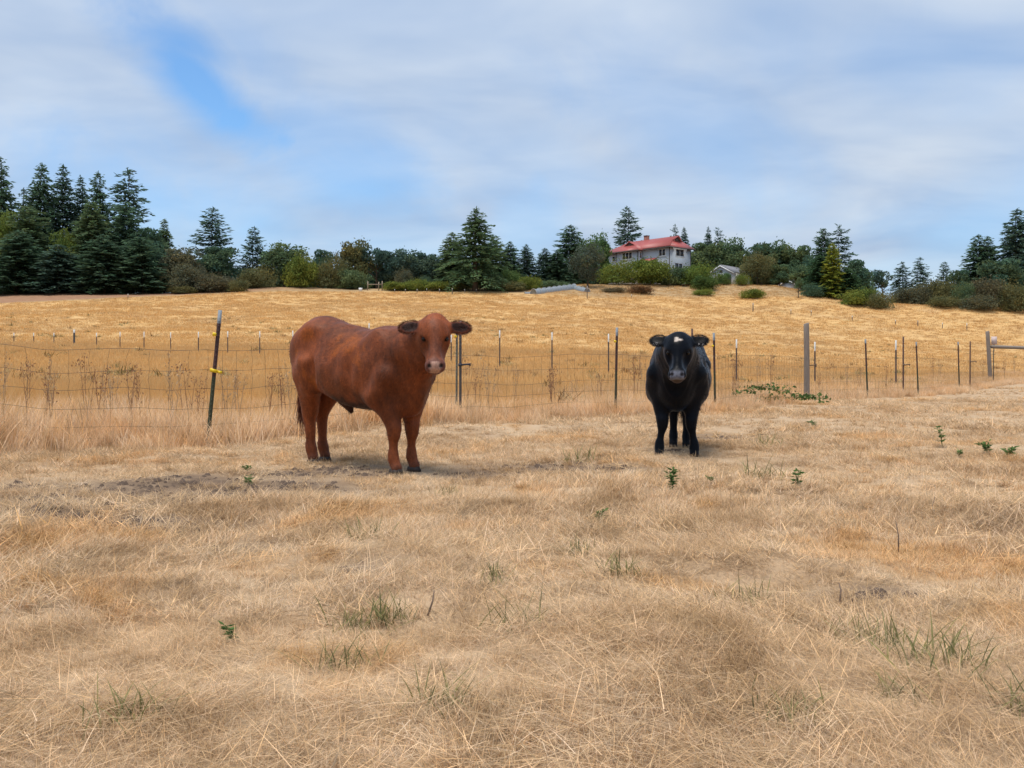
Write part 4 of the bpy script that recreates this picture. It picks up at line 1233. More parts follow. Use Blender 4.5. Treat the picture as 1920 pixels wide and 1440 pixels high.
def tunnel(p0, p1, hgt, label, ribs, group):
    a, c_ = Vector(p0), Vector(p1)
    L = (c_ - a).length
    d = (c_ - a) / L
    s = Vector((d.y, -d.x, 0)).normalized()
    root = bpy.data.objects.new('row_cover_tunnel', None)
    C.objects.link(root)
    root.location = a
    tag(root, label, 'row cover', group)
    NS, NA = max(10, int(L * 5)), 9
    V, Fc = [], []
    for i in range(NS + 1):
        t = i / NS
        q = d * (L * t)
        sag = 1 - 0.10 * abs(math.sin(t * ribs * math.pi)) + 0.03 * math.sin(i * 2.1)
        for k in range(NA + 1):
            an = math.pi * k / NA
            V.append(tuple(q + s * math.cos(an) * hgt * 0.75 + Vector((0, 0, math.sin(an) * hgt * sag - 0.05))))
    for i in range(NS):
        for k in range(NA):
            o = i * (NA + 1) + k
            Fc.append((o, o + 1, o + NA + 2, o + NA + 1))
    Fc.append(tuple(range(NA + 1)))
    Fc.append(tuple(NS * (NA + 1) + k for k in range(NA, -1, -1)))
    MB().add(V, Fc).build('cover', mat_cover, root, smooth=True)
    for j in range(ribs + 1):
        q = d * (L * j / ribs)
        pts = [q + s * math.cos(an) * hgt * 0.77 + Vector((0, 0, math.sin(an) * hgt * 1.02)) for an in np.linspace(0, math.pi, 9)]
        MB().tube(pts, 0.025, 5).build('hoop', mat_hoop, root)
    return root


q0, q1, q2 = ground_at(1000, 552), ground_at(1076, 549), ground_at(1100, 549)
q1 = at(1076, q0.y + 9)
q2 = at(1101, q0.y + 3)
q1.z = max(q1.z, zpix(543, q1.y))
tunnel(q0, q1, 0.95, 'long grey row cover tunnel with white hoops in the crest garden', 8, 'grey row covers')
tunnel(q1 + Vector((0.1, 0, 0)), q2, 0.75, 'short sagging grey row cover at the right end of the long one', 3, 'grey row covers')
tunnel(at(984, q0.y + 1), at(994, q0.y + 1.3), 0.35, 'small grey collapsed row cover at the left end of the long one', 1, 'grey row covers')

# little wooden gate by the hedge, and a white bucket beside it
mat_wood = simple_mat("weathered_wood", (0.30, 0.24, 0.18), 0.85, 0.35, 5.0, stretch=(6, 6, 0.6), bump=0.4)
g = ground_at(704, 545)
gate = bpy.data.objects.new('timber_frame', None)
C.objects.link(gate)
gate.location = g
tag(gate, 'small weathered timber frame with a rail left of the yellow-green hedge', 'wooden frame')
for dx, h in ((-1.35, 1.6), (0.55, 1.5), (1.15, 1.65)):
    MB().tube([(dx, 0, -0.2), (dx + 0.03, 0, h)], 0.085, 7).build('post', mat_wood, gate)
MB().tube([(-1.4, -0.1, 1.05), (1.2, -0.1, 1.08)], 0.06, 6).build('rail', mat_wood, gate)
bk = link('bucket', MB().tube([(0, 0, 0), (0, 0, 0.55)], [0.26, 0.34], 10).mesh('bucket', mat_white), None, ground_at(676, 546))
tag(bk, 'small white bucket left of the timber frame', 'bucket')
# ------------------------------------------------------------------ stock fence
def vc_mat(name, rough=0.75, var=0.25, scale=30.0, metal=0.0, spec=0.3):
    m, b = material(name)
    v = b.n('ShaderNodeVertexColor', {'layer_name': 'vc'}).outputs[0]
    co = b.n('ShaderNodeTexCoord').outputs['Object']
    nz = b.ramp(b.noise(co, scale, 4.0, 0.65), [(0.3, 1 - var), (0.7, 1 + var)])
    p = b.n('ShaderNodeBsdfPrincipled', None, Base__Color=b.mix(1.0, v, nz, 'MULTIPLY'), Roughness=rough, Metallic=metal)
    p.inputs['Specular IOR Level'].default_value = spec
    b.n('ShaderNodeOutputMaterial', None, Surface=p)
    return m


mat_steel = vc_mat("painted_steel")
mat_wire = simple_mat("rusty_wire", (0.15, 0.10, 0.065), 0.7, 0.3, 20)
mat_yellow = simple_mat("yellow_plastic", (0.75, 0.52, 0.02), 0.4, 0.05)
mat_black = simple_mat("black_plastic", (0.03, 0.035, 0.05), 0.5)
mat_post = simple_mat("grey_timber", (0.24, 0.205, 0.175), 0.9, 0.4, 9.0, stretch=(5, 5, 0.5), bump=0.7)

GREEN_, RUST_, GREY_, WHITE_, BROWN_ = (0.055, 0.065, 0.04), (0.075, 0.042, 0.042), (0.24, 0.27, 0.30), (0.60, 0.60, 0.58), (0.10, 0.055, 0.045)


def tpost_mesh(H, bands, w=0.038, studs=True, bury=0.25):
    """T-section steel post; bands = [(height fraction from below, colour)] bottom up"""
    out = [(-w / 2, 0), (-w / 2, 0.006), (-0.004, 0.006), (-0.004, w), (0.004, w), (0.004, 0.006), (w / 2, 0.006), (w / 2, 0)]
    V, Fc, vc = [], [], []
    lo = -bury
    n = len(out)
    for (t, colr) in bands:
        hi = H * t
        s = len(V)
        for z in (lo, hi):
            for (x, y) in out:
                V.append((x, y, z))
                vc.append(colr)
        for k in range(n):
            k2 = (k + 1) % n
            Fc.append((s + k, s + n + k, s + n + k2, s + k2))
        lo = hi
    Fc.append(tuple(len(V) - n + k for k in range(n))[::-1])
    if studs:
        z = 0.2
        while z < H - 0.08:
            s = len(V)
            colr = [c for t, c in bands if z <= H * t][0]
            for (x, y, q) in ((-.008, 0, z), (.008, 0, z), (.008, 0, z + .02), (-.008, 0, z + .02), (-.006, -.012, z + .003), (.006, -.012, z + .003), (.006, -.012, z + .017), (-.006, -.012, z + .017)):
                V.append((x, y, q))
                vc.append(tuple(c * 0.9 for c in colr))
            for f in ((4, 5, 6, 7), (0, 1, 5, 4), (1, 2, 6, 5), (2, 3, 7, 6), (3, 0, 4, 7)):
                Fc.append(tuple(s + i for i in f))
            z += 0.055
    by = {}
    for f in Fc:
        by.setdefault(len(f), []).append(f)
    return make_mesh('steel_post', V, [np.array(x) for x in by.values()], mat_steel, False, vc)


B_NEAR = [(0.50, GREEN_), (0.90, RUST_), (1.0, GREY_)]
B_BROWN = [(0.5, GREEN_), (0.93, BROWN_), (1.0, GREY_)]
B_RUST = [(1.0, BROWN_)]
GF = 'steel and timber posts of the stock fence'


def insulator(parent, z, side=-1):
    m = MB()
    m.tube([(side * 0.015, -0.02, z), (side * 0.05, -0.02, z), (side * 0.055, -0.02, z)], [0.016, 0.024, 0.012], 8)
    m.tube([(side * 0.03, -0.02, z - 0.018), (side * 0.03, -0.02, z + 0.018)], 0.012, 6)
    return m.build('insulator', mat_yellow, parent)


def fence_post(name, px, py, pxt, pyt, bands, label, w=0.038, yaw=0.0, ins=None, side=-1):
    p = ground_at(px, py)
    X = (pxt - 960) / F * p.y
    z = zpix(pyt, p.y)
    H = z - p.z
    o = link(name, tpost_mesh(H, bands, w), None, p)
    o.rotation_euler = (0, math.atan2(X - p.x, H), yaw)
    tag(o, label, 'fence post', GF)
    if ins:
        insulator(o, H * ins, side)
    return o, H


p1, H1 = fence_post('steel_post', 389, 832, 412, 580, B_NEAR, 'leaning steel post with a yellow strap, left of the red cow', 0.042, 0.2, 0.815)
mb = MB()                                    # yellow strap bound round the post, its tail to the right
z = H1 * 0.545
mb.hexa([(-.045, -.03, z - .014), (.03, -.03, z - .022), (.03, .05, z - .022), (-.045, .05, z - .014), (-.045, -.03, z + .026), (.03, -.03, z + .012), (.03, .05, z + .012), (-.045, .05, z + .026)])
mb.hexa([(.03, -.022, z - .02), (.085, -.02, z - .026), (.085, -.01, z - .026), (.03, -.01, z - .02), (.03, -.022, z + .008), (.085, -.02, z + .004), (.085, -.01, z + .004), (.03, -.01, z + .008)])
mb.tube([(.062, -.024, z - .012), (.062, -.034, z - .012)], 0.016, 8)
mb.build('strap', mat_yellow, p1)
fence_post('steel_post', 856, 785, 857, 606, [(1.0, (0.10, 0.095, 0.075))], 'plain dark steel post, left half of the pair by the red cow head', 0.036, 0.5, 0.86)
p2, H2 = fence_post('steel_post', 863, 786, 863, 601, [(0.9, (0.085, 0.08, 0.08)), (1.0, GREY_)], 'studded steel post with side clamp, right half of the pair by the red cow head', 0.044, -0.4)


def clamp_arm(parent, z, L, mt=mat_black):
    m = MB()
    m.tube([(-0.03, -0.02, z), (0.03, -0.02, z)], 0.024, 7)
    m.tube([(0.02, -0.02, z), (L * 0.6, -0.02, z + 0.01), (L, -0.02, z + 0.008)], [0.014, 0.014, 0.018], 6)
    m.tube([(L - 0.01, -0.02, z - 0.02), (L - 0.01, -0.02, z + 0.03)], 0.012, 6)
    return m.build('clamp_arm', mt, parent)


o = clamp_arm(p2, H2 * 0.55, 0.17)
o.rotation_euler = (0, 0, 0.4)
fence_post('steel_post', 1154, 778, 1157, 614, B_NEAR, 'straight steel post with grey tip midway between the two cows', 0.042, 0.1, 0.84)
fence_post('steel_post', 1298, 764, 1298, 616, B_RUST, 'rusty post showing only its top over the black cow', 0.04, 0.3)
fence_post('steel_post', 1341, 768, 1338.5, 624, B_NEAR, 'steel post with grey tip just right of the black cow', 0.044, 0.1, 0.83)
fence_post('steel_post', 1627, 746, 1622.5, 636, B_BROWN, 'brown and green steel post right of the bramble, tilted slightly', 0.042, 0.2)
p5, H5 = fence_post('steel_post', 1694, 742, 1694, 631, B_RUST, 'dark rusty post with a side arm, beside the white-tipped post', 0.04, 0.2)
clamp_arm(p5, H5 * 0.52, 0.19, mat_wire)
fence_post('steel_post', 1722, 743, 1718, 641, B_BROWN, 'brown and green steel post right of the side-arm post', 0.04, 0.0)
fence_post('steel_post', 1799, 731, 1796.5, 641, B_BROWN, 'steel post with greenish foot, last before the second side-arm post', 0.042, 0.1)
p6, H6 = fence_post('steel_post', 1819, 729, 1819.5, 640, B_RUST, 'rusty post with a side arm close to the wooden corner post', 0.042, 0.1)
clamp_arm(p6, H6 * 0.57, 0.22, mat_wire)
fence_post('steel_post', 1863, 721, 1863, 656, [(1.0, (0.10, 0.075, 0.045))], 'thin post under the timber rail at the right corner', 0.04, 0.1)


def wood_post(px, py, pxt, pyt, r, label):
    p = ground_at(px, py)
    H = zpix(pyt, p.y) - p.z
    dx = (pxt - px) / F * p.y
    rr = np.random.default_rng(int(px))
    m = MB()
    ring = 14
    zs = [-0.3, 0.05, H * 0.3, H * 0.6, H * 0.85, H - 0.03, H]
    V, Fc = [], []
    for i, z in enumerate(zs):
        rad = r * (1.05 - 0.1 * i / len(zs)) * (0.9 if i == len(zs) - 1 else 1)
        for k in range(ring):
            a = 2 * math.pi * k / ring
            q = rad * (1 + 0.05 * math.sin(3 * a + i) + rr.normal(0, 0.015))
            t = max(z, 0) / H
            V.append((q * math.cos(a) + dx * t, q * math.sin(a), z + (0.02 * math.cos(a) if i == len(zs) - 1 else 0)))
    for i in range(len(zs) - 1):
        for k in range(ring):
            k2 = (k + 1) % ring
            Fc.append((i * ring + k, i * ring + k2, (i + 1) * ring + k2, (i + 1) * ring + k))
    Fc.append(tuple((len(zs) - 1) * ring + k for k in range(ring)))
    m.add(V, Fc)
    o = link('wooden_post', m.mesh('wooden_post', mat_post, False), None, p)
    tag(o, label, 'fence post', GF)
    return o, H, p


w1, HW1, pw1 = wood_post(1513, 751, 1512, 606, 0.066, 'thick weathered wooden post rising out of the fallen bramble')
mb = MB()
mb.tube([(0.06, -0.02, HW1 * 0.455), (0.22, -0.03, HW1 * 0.46)], 0.013, 6)
mb.tube([(0.215, -0.03, HW1 * 0.455 - 0.04), (0.215, -0.03, HW1 * 0.455 + 0.04)], 0.012, 6)
mb.build('iron_peg', mat_wire, w1)
w2, HW2, pw2 = wood_post(1857, 717, 1851.5, 621, 0.092, 'wooden corner post carrying the timber rail at the right edge')
mb = MB()
zr = zpix(650, pw2.y)
mb.tube([(0.04, 0.0, zr - pw2.z), (2.2, -0.15, zr - pw2.z - 0.08), (4.6, -0.3, zr - pw2.z - 0.14)], [0.085, 0.08, 0.078], 10)
mb.build('rail', mat_post, w2, smooth=True)
# bleached paper sign behind the corner post
mat_paper = simple_mat("bleached_sign", (0.62, 0.50, 0.47), 0.8, 0.12, 6.0)
sg = MB().box(-0.14, 0.14, -0.006, 0.006, 0, 0.40)
s_o = link('notice_board', sg.mesh('notice_board', mat_paper), None, (at(1864, pw2.y + 0.2).x, pw2.y + 0.2, zpix(646, pw2.y + .2)))
tag(s_o, 'bleached pinkish notice fixed above the rail beside the wooden corner post', 'sign')
MB().box(-0.02, 0.02, 0.007, 0.03, -0.35, 0.38).build('batten', mat_post, s_o)

# wire netting: line wires and stays, one fence
fence = bpy.data.objects.new('wire_fence', None)
C.objects.link(fence)
tag(fence, 'rusty woven wire stock fence running behind both cows', 'fence')
PT = []
xs = np.concatenate([np.arange(-11, 21.5, 0.02)])
ys = fence_y(xs)
s_len = np.concatenate([[0], np.cumsum(np.hypot(np.diff(xs), np.diff(ys)))])


def on_fence(s):
    return float(np.interp(s, s_len, xs)), float(np.interp(s, s_len, ys))


S_END = s_len[-1]
WH = [0.07, 0.225, 0.41, 0.61, 0.815, 1.045]
wr = np.random.default_rng(5)
ph = wr.uniform(0, 6.28, (8, 4))


def wire_z(i, s):
    sag = sum(math.sin(s * f + ph[i, k]) * a for k, (f, a) in enumerate(((0.55, 0.014), (1.3, 0.008), (3.1, 0.005), (7.0, 0.004))))
    return WH[i] * (1.0 + 0.0) + sag


for i in range(len(WH)):
    pts = []
    for s in np.arange(0, S_END, 0.17):
        x, y = on_fence(s)
        pts.append((x, y - 0.03, tz(x, y) + wire_z(i, s)))
    MB().tube(pts, 0.0024 if i in (0, len(WH) - 1) else 0.0020, 4).build('line_wire', mat_wire, fence)
s, nst = 0.3, 0
while s < S_END - 0.3 and nst < 295:
    x, y = on_fence(s)
    pts = []
    bow = wr.normal(0, 0.012)
    for i in range(len(WH)):
        x2, y2 = on_fence(s + wr.normal(0, 0.007) + bow * math.sin(i * 1.2))
        pts.append((x2, y2 - 0.032, tz(x2, y2) + wire_z(i, s)))
        if i < len(WH) - 1:
            x2, y2 = on_fence(s + wr.normal(0, 0.012) + bow * 1.4 * math.sin(i * 1.2 + .6))
            pts.append((x2, y2 - 0.03, tz(x2, y2) + (wire_z(i, s) + wire_z(i + 1, s)) / 2))
    MB().tube(pts, 0.0018, 3, False).build('stay_wire', mat_wire, fence)
    nst += 1
    s += 0.205 if x < -2.2 else 0.17

# far row of white-tipped posts across the golden field
FAR = [(26, 624, 645), (63, 624, 644), (101, 624, 645), (139, 618, 640), (181, 624, 645), (225, 622, 645), (270, 622, 646), (320, 623, 645), (372, 622, 648), (427, 621, 650), (487, 621, 652),
       (549, 620, 655), (692, 606, 640), (846, 628, 657), (937, 619, 658), (1035, 623, 664), (1141, 626, 672), (1381, 636, 676), (1528, 641, 690), (1680, 638, 690)]
ordw = ['first', 'second', 'third', 'fourth', 'fifth', 'sixth', 'seventh', 'eighth', 'ninth', 'tenth', 'eleventh', 'twelfth', 'thirteenth', 'fourteenth', 'fifteenth', 'sixteenth', 'seventeenth', 'eighteenth', 'nineteenth', 'twentieth',
        'twenty-first', 'twenty-second', 'twenty-third', 'twenty-fourth', 'twenty-fifth', 'twenty-sixth', 'twenty-seventh', 'twenty-eighth', 'twenty-ninth', 'thirtieth', 'thirty-first', 'thirty-second', 'thirty-third', 'thirty-fourth', 'thirty-fifth', 'thirty-sixth', 'thirty-seventh', 'thirty-eighth']
for k, (px, pt, pb) in enumerate(FAR):
    Y = 1.0 / (1 / 62.0 + (px - 26) / 1654.0 * (1 / 31.0 - 1 / 62.0))
    p = at(px, Y)
    H = zpix(pt, Y) - p.z
    big = px == 139
    me = tpost_mesh(H, [(1 - (0.30 if not big else 0.2) * min(1.0, 1.1 / H), (0.10, 0.08, 0.075) if not big else (0.07, 0.08, 0.09)), (1.0, WHITE_)], 0.055 if not big else 0.12, False, 0.1)
    o = link('steel_post', me, None, p, (0, 0, 0.1 * math.sin(k * 5)))
    lab = f'white-tipped thin post, {ordw[k]} from the left in the far row across the field'
    if big:
        lab = 'thicker blue-grey post with white insulator in the far row at left'
    tag(o, lab, 'fence post', 'white-tipped posts of the far row')

# a third fence along the top of the field: mostly thin ticks
TOP = [(240, 551, 561, 0.10), (740, 542, 550, 0.09), (760, 542, 550, 0.09), (782, 542, 551, 0.09), (800, 541, 549, 0.08), (824, 542, 550, 0.09), (848, 540, 552, 0.16), (871, 542, 550, 0.09), (893, 542, 549, 0.09),
       (1101, 536, 561, 0.13), (1184, 552, 560, 0.08), (1412, 568, 585, 0.16), (1483, 580, 590, 0.1), (1521, 582, 592, 0.1), (1598, 592, 602, 0.11), (1679, 600, 610, 0.10), (1721, 601, 612, 0.14), (1767, 605, 616, 0.11), (1813, 606, 621, 0.12)]
for k, (px, pt, pb, w) in enumerate(TOP):
    p = ground_at(px, pb)
    H = zpix(pt, p.y) - p.z
    me = tpost_mesh(H, [(0.72, (0.16, 0.13, 0.11)), (1.0, (0.62, 0.60, 0.55) if w < 0.13 else (0.3, 0.26, 0.24))], w, False, 0.1)
    o = link('fence_stake', me, None, p)
    tag(o, f'thin pale-topped stake, {ordw[k]} from the left along the top of the field', 'fence post', 'stakes along the top of the field')
# ------------------------------------------------------------------ brown dock stalks beyond the wire
mat_dock = simple_mat("dried_dock", (0.30, 0.165, 0.09), 0.9, 0.4, 12)
mat_dockpale = simple_mat("pale_dead_stem", (0.45, 0.31, 0.18), 0.9, 0.3, 12)


def dock_mesh(seed, mt, umbel=False):
    r = np.random.default_rng(seed)
    m = MB()
    for q in range(3):
        a = r.uniform(0, 6.28)
        L = r.uniform(0.75, 1.0)
        bx, by = r.normal(0, 0.04, 2)
        tx, ty = bx + math.cos(a) * 0.14, by + math.sin(a) * 0.14
        m.tube([(bx, by, 0), ((bx + tx) / 2 + r.normal(0, .02), (by + ty) / 2, L * 0.5), (tx, ty, L)], [0.008, 0.006, 0.003], 4, False)
        for k in range(26):
            t = r.uniform(0.84 if umbel else 0.5, 1.0)
            sp = 0.09 if umbel else 0.035
            c = np.array([bx + (tx - bx) * t, by + (ty - by) * t, L * t]) + r.normal(0, sp, 3) * np.array([1, 1, 0.4 if umbel else 0.5])
            u = unit(r.normal(0, 1, 3)) * r.uniform(0.012, 0.03)
            v = unit(r.normal(0, 1, 3)) * r.uniform(0.008, 0.02)
            m.add([c - u, c + v, c + u, c - v], [(0, 1, 2, 3)])
        for k in range(3):
            t = r.uniform(0.35, 0.8)
            aa = r.uniform(0, 6.28)
            l = r.uniform(0.08, 0.2)
            b0 = (bx + (tx - bx) * t, by + (ty - by) * t, L * t)
            m.tube([b0, (b0[0] + math.cos(aa) * l, b0[1] + math.sin(aa) * l, b0[2] + l * 1.2)], [0.004, 0.002], 3, False)
    return m.mesh('dock_stalk', mt)


docks = [dock_mesh(500 + k, mat_dock if k % 3 else mat_dockpale, k in (1, 4)) for k in range(7)]
DOCK = [(4, 640), (52, 650), (95, 655), (93, 668), (160, 652), (185, 664), (200, 676), (212, 682), (243, 664), (262, 664), (324, 643), (350, 668), (372, 688), (428, 668), (446, 680), (503, 681), (535, 672), (545, 660),
        (876, 646), (892, 672), (918, 652), (966, 670), (1030, 672), (1040, 676), (1075, 694), (1128, 690), (1190, 644), (1205, 658), (1230, 656), (1372, 652), (1384, 688), (1422, 645), (1450, 648), (1536, 690), (1588, 668), (1612, 682), (1660, 672), (1750, 656)]
DOCK += [(1762, 668), (1845, 668), (1884, 662), (1902, 664)]
DOCK.sort()
ordw += ['thirty-ninth', 'fortieth', 'forty-first', 'forty-second', 'forty-third']
for k, (px, pt) in enumerate(DOCK):
    Xg = (px - 960) / F
    Y = 14.0
    for _ in range(20):                      # just beyond the wire on that line of sight
        Y = float(fence_y(Xg * Y)) + 1.2 + (k * 37 % 10) * 0.35
    p = at(px, Y)
    H = min(1.5, max(0.55, (zpix(pt, Y) - p.z) * 0.92))
    o = link('dock_stalk', docks[k % 7], None, p, (0, 0, k * 1.7))
    o.scale = (0.5 + 0.12 * (k % 3), 0.5 + 0.12 * (k % 3), H)
    tag(o, f'dried brown dock stalk behind the wire, {ordw[k]} of them from the left', 'dead plant', 'dock stalks behind the wire fence')

# ------------------------------------------------------------------ green weeds in the paddock
def weed_mesh(seed, h, n, spread, leaf):
    r = np.random.default_rng(seed)
    Cn, U, HL = [], [], []
    st = MB()
    for q in range(max(2, n // 7)):
        a = r.uniform(0, 6.28)
        lean = r.uniform(0.1, 0.8) * spread
        H = h * r.uniform(0.6, 1)
        st.tube([(0, 0, 0), (math.cos(a) * lean * .4, math.sin(a) * lean * .4, H * .6), (math.cos(a) * lean, math.sin(a) * lean, H)], [0.003, 0.0025, 0.0015], 4, False)
        for k in range(26):
            t = r.uniform(0.12, 1.0)
            aa = r.uniform(0, 6.28)
            d = np.array([math.cos(aa), math.sin(aa), r.uniform(-0.2, 0.6)])
            l = leaf * r.uniform(0.45, 1.15)
            Cn.append(np.array([math.cos(a) * lean * t, math.sin(a) * lean * t, H * t]) + d * l)
            U.append(d)
            HL.append(l)
    Cn, U, HL = np.array(Cn), unit(np.array(U)), np.array(HL)
    V = unit(np.cross(U, r.normal(0, 0.4, U.shape) + np.array([0, 0, 1.0])))
    Vq, Fq = quads_to(Cn, U, V, HL, HL * 0.42)
    br = np.repeat(r.uniform(0.6, 1.3, len(Cn)), 4)
    return make_mesh('leaves', Vq, Fq, mat_leaf, False, np.stack([br, br, br], -1)), st.mesh('stem', mat_leaf, False, np.ones((st.n, 3)))


GW = 'green weeds in the dry paddock'
WEEDS = [(1262, 924, 0.16, 24, 0.06, 0.026, 'bright green leafy weed in front of the black cow'),
         (1496, 916, 0.13, 14, 0.06, 0.024, 'small bright green sprig right of the black cow weed'),
         (1767, 840, 0.22, 16, 0.08, 0.03, 'upright dark green weed near the right fence'),
         (1850, 851, 0.13, 26, 0.16, 0.03, 'green weed clump near the right edge with tall sprout'),
         (1892, 857, 0.08, 30, 0.30, 0.028, 'low creeping green weed at the right edge'),
         (1124, 984, 0.08, 14, 0.05, 0.018, 'tiny green weed in the middle of the paddock'),
         (466, 911, 0.07, 16, 0.06, 0.022, 'small green weed among the dark clods, left of the red cow'),
         (463, 886, 0.04, 10, 0.05, 0.02, 'flat green speck of weed above the small one among the clods'),
         (1338, 908, 0.05, 14, 0.07, 0.018, 'greyish green weed below the dark hollow'),
         (1800, 858, 0.06, 12, 0.06, 0.02, 'little green weed left of the tall sprout clump'),
         (1530, 801, 0.08, 26, 0.14, 0.028, 'dark green weed in the open grass below the bramble'),
         (438, 1208, 0.06, 12, 0.04, 0.016, 'tiny dark green weed in the left foreground')]
for k, (px, py, h, n, sp, lf, lab) in enumerate(WEEDS):
    p = ground_at(px, py)
    root = bpy.data.objects.new('green_weed', None)
    C.objects.link(root)
    root.location = p + Vector((0, 0, 0.015))
    tag(root, lab, 'weed', GW)
    l, s_ = weed_mesh(600 + k, h, n, sp, lf)
    link('leaves', l, root)
    link('stem', s_, root)

gt = [tuft('green', 700 + k, 1.0, mat_green) for k in range(6)]
TUFTS = [(705, 1175, 1.15, 'tall green grass tuft left of centre in the foreground'), (668, 1180, .8, 'short green grass tuft beside the tall one left of centre'), (742, 1160, .8, 'thin green blades right of the tall tuft'),
         (965, 1175, 1.1, 'green grass tuft in the middle foreground'), (1745, 1250, 1.3, 'wide green grass tuft in the right foreground'), (1785, 1240, 1.2, 'green grass tuft adjoining the wide one on its right'),
         (1668, 1222, 1.0, 'green grass tuft left of the wide right tuft'), (1688, 1310, .8, 'yellowish green tuft below the wide right tuft'), (1482, 1345, .8, 'green tuft near the bottom edge, right of centre'),
         (830, 1325, .9, 'pair of broad green blades at the bottom, left of centre'), (648, 1250, .8, 'faded green tuft below the tall one left of centre'), (240, 1345, .9, 'grey-green tuft at the bottom left'),
         (930, 1090, .9, 'small green tuft above the middle one'), (1080, 1042, 1.0, 'faint green tuft in the middle distance'), (1162, 1078, 1.0, 'faint green tuft right of the middle distance one'),
         (1432, 895, 1.3, 'green grass tuft in front of the dark hollow'), (684, 1008, 1.0, 'thin green tuft below the red cow'), (1438, 838, 1.4, 'green grass tuft right of the dark hollow'),
         (1090, 866, 1.3, 'dark green tuft between the cows'), (838, 930, .8, 'single green blades below the red cow front feet'), (1610, 1200, .9, 'brownish green tuft above the yellowish one'),
         (1905, 1330, 1.0, 'green tuft in the bottom right corner'), (1400, 1130, .9, 'olive tuft in the right middle foreground')]
for k, (px, py, sc, lab) in enumerate(TUFTS):
    p = ground_at(px, py)
    o = link('green_grass_tuft', gt[k % 6], None, p, (0, 0, k * 1.3))
    q = sc * (0.95 if p.y < 4.5 else 1.1)
    o.scale = (q * 1.4, q * 1.3, q)
    tag(o, lab, 'grass tuft', 'green grass tufts in the dry paddock')

# fallen bramble with leaves by the thick wooden post
br = bpy.data.objects.new('fallen_bramble', None)
C.objects.link(br)
pB = ground_at(1470, 758)
br.location = pB
tag(br, 'fallen bramble cane with green leaves lying at the thick wooden post', 'bramble')
rb = np.random.default_rng(9)
Cn, U, HL = [], [], []
def bpix(px, py):
    q = pB
    return Vector(((px - 960) / F * pB.y - pB.x, 0, max(0.05, zpix(py - 1.5, pB.y) - pB.z)))
for path, nl in ((((1517, 750), (1490, 741), (1462, 733), (1443, 728), (1420, 731), (1404, 739)), 60), (((1505, 748), (1470, 745), (1440, 748), (1425, 752)), 46), (((1443, 729), (1425, 726), (1400, 733), (1372, 741)), 40),
                 (((1500, 749), (1520, 744), (1545, 749)), 46), (((1478, 738), (1478, 732), (1482, 727)), 8)):
    pts = [bpix(*q) + Vector((0, rb.normal(0, 0.12), 0)) for q in path]
    MB().tube(pts, [0.011] * (len(pts) - 1) + [0.005], 5).build('cane', mat_dockpale, br)
    for k in range(int(nl * 1.8)):
        t = rb.uniform(0, len(pts) - 1.001)
        i = int(t)
        c = pts[i].lerp(pts[i + 1], t - i)
        Cn.append(np.array(c) + rb.normal(0, 0.05, 3) * np.array([1, 1.5, 0.8]))
        U.append(rb.normal(0, 1, 3) + np.array([0, 0, -0.2]))
        HL.append(rb.uniform(0.025, 0.06))
Cn, U, HL = np.array(Cn), unit(np.array(U)), np.array(HL)
Cn[:, 2] = np.maximum(Cn[:, 2], 0.06)
Vq, Fq = quads_to(Cn, U, unit(np.cross(U, rb.normal(0, 1, U.shape))), HL, HL * 0.55)
bb = np.repeat(rb.uniform(0.5, 1.3, len(Cn)), 4)
link('leaves', make_mesh('leaves', Vq, Fq, mat_leaf, False, np.stack([bb, bb, bb], -1)), br)

# ------------------------------------------------------------------ dark clods where the ground is trodden bare
mat_clod = simple_mat("dark_clod", (0.10, 0.068, 0.05), 0.95, 0.45, 14, bump=0.6)
rc_ = np.random.default_rng(21)
m = MB()
for (w, a, c), (px, py, *_r) in zip(BAREW, BARE):
    for k in range(int(90 * a * (1.0 if py < 1000 else 0.7))):
        x, y = w.x + rc_.normal(0, a * 0.42), w.y + rc_.normal(0, c * 0.42)
        s = rc_.uniform(0.006, 0.026) * rc_.choice([0.6, 1.0, 1.4])
        z = tz(x, y)
        V = []
        for j in range(5):
            aa = j * 1.257 + rc_.uniform(-.3, .3)
            V.append((x + math.cos(aa) * s * rc_.uniform(.8, 1.5), y + math.sin(aa) * s * rc_.uniform(.8, 1.5), z - 0.005))
        for j in range(5):
            V.append((V[j][0] * .5 + x * .5 + rc_.normal(0, s * .1), V[j][1] * .5 + y * .5, z + s * rc_.uniform(0.1, 0.75)))
        m.add(V, [(j, (j + 1) % 5, 5 + (j + 1) % 5, 5 + j) for j in range(5)] + [(5, 6, 7, 8, 9)])
cl_o = m.build('soil_clods', mat_clod)
tag(cl_o, 'dark crumbled clods scattered over the trodden bare patches', 'soil', kind='stuff')

# a few dead twigs lying about
mat_twig = simple_mat("dead_twig", (0.16, 0.11, 0.08), 0.9, 0.3)
TW = [((802, 1165), (812, 1140), 'dark broken twig standing in the grass left of centre'), ((1400, 822), (1440, 824), 'thin grey twig lying beside the dark hollow'), ((1745, 962), (1760, 950), 'short brown twig in the right middle ground'),
      ((1575, 1125), (1582, 1140), 'little dark twig in the right foreground'), ((1685, 1000), (1688, 1045), 'thin dry stem sticking up in the right middle ground')]
for (a, c, lab) in TW:
    p = ground_at(a[0], max(a[1], c[1]))
    d = Vector(((c[0] - a[0]) / F * p.y, 0.05, abs(a[1] - c[1]) / F * p.y + 0.03))
    o = link('twig', MB().tube([(0, 0, 0), tuple(d * 0.5 + Vector((0.006, 0, 0.008))), tuple(d)], [0.004, 0.0032, 0.002], 5).mesh('twig', mat_twig), None, p + Vector((0, 0, 0.02)))
    tag(o, lab, 'twig')
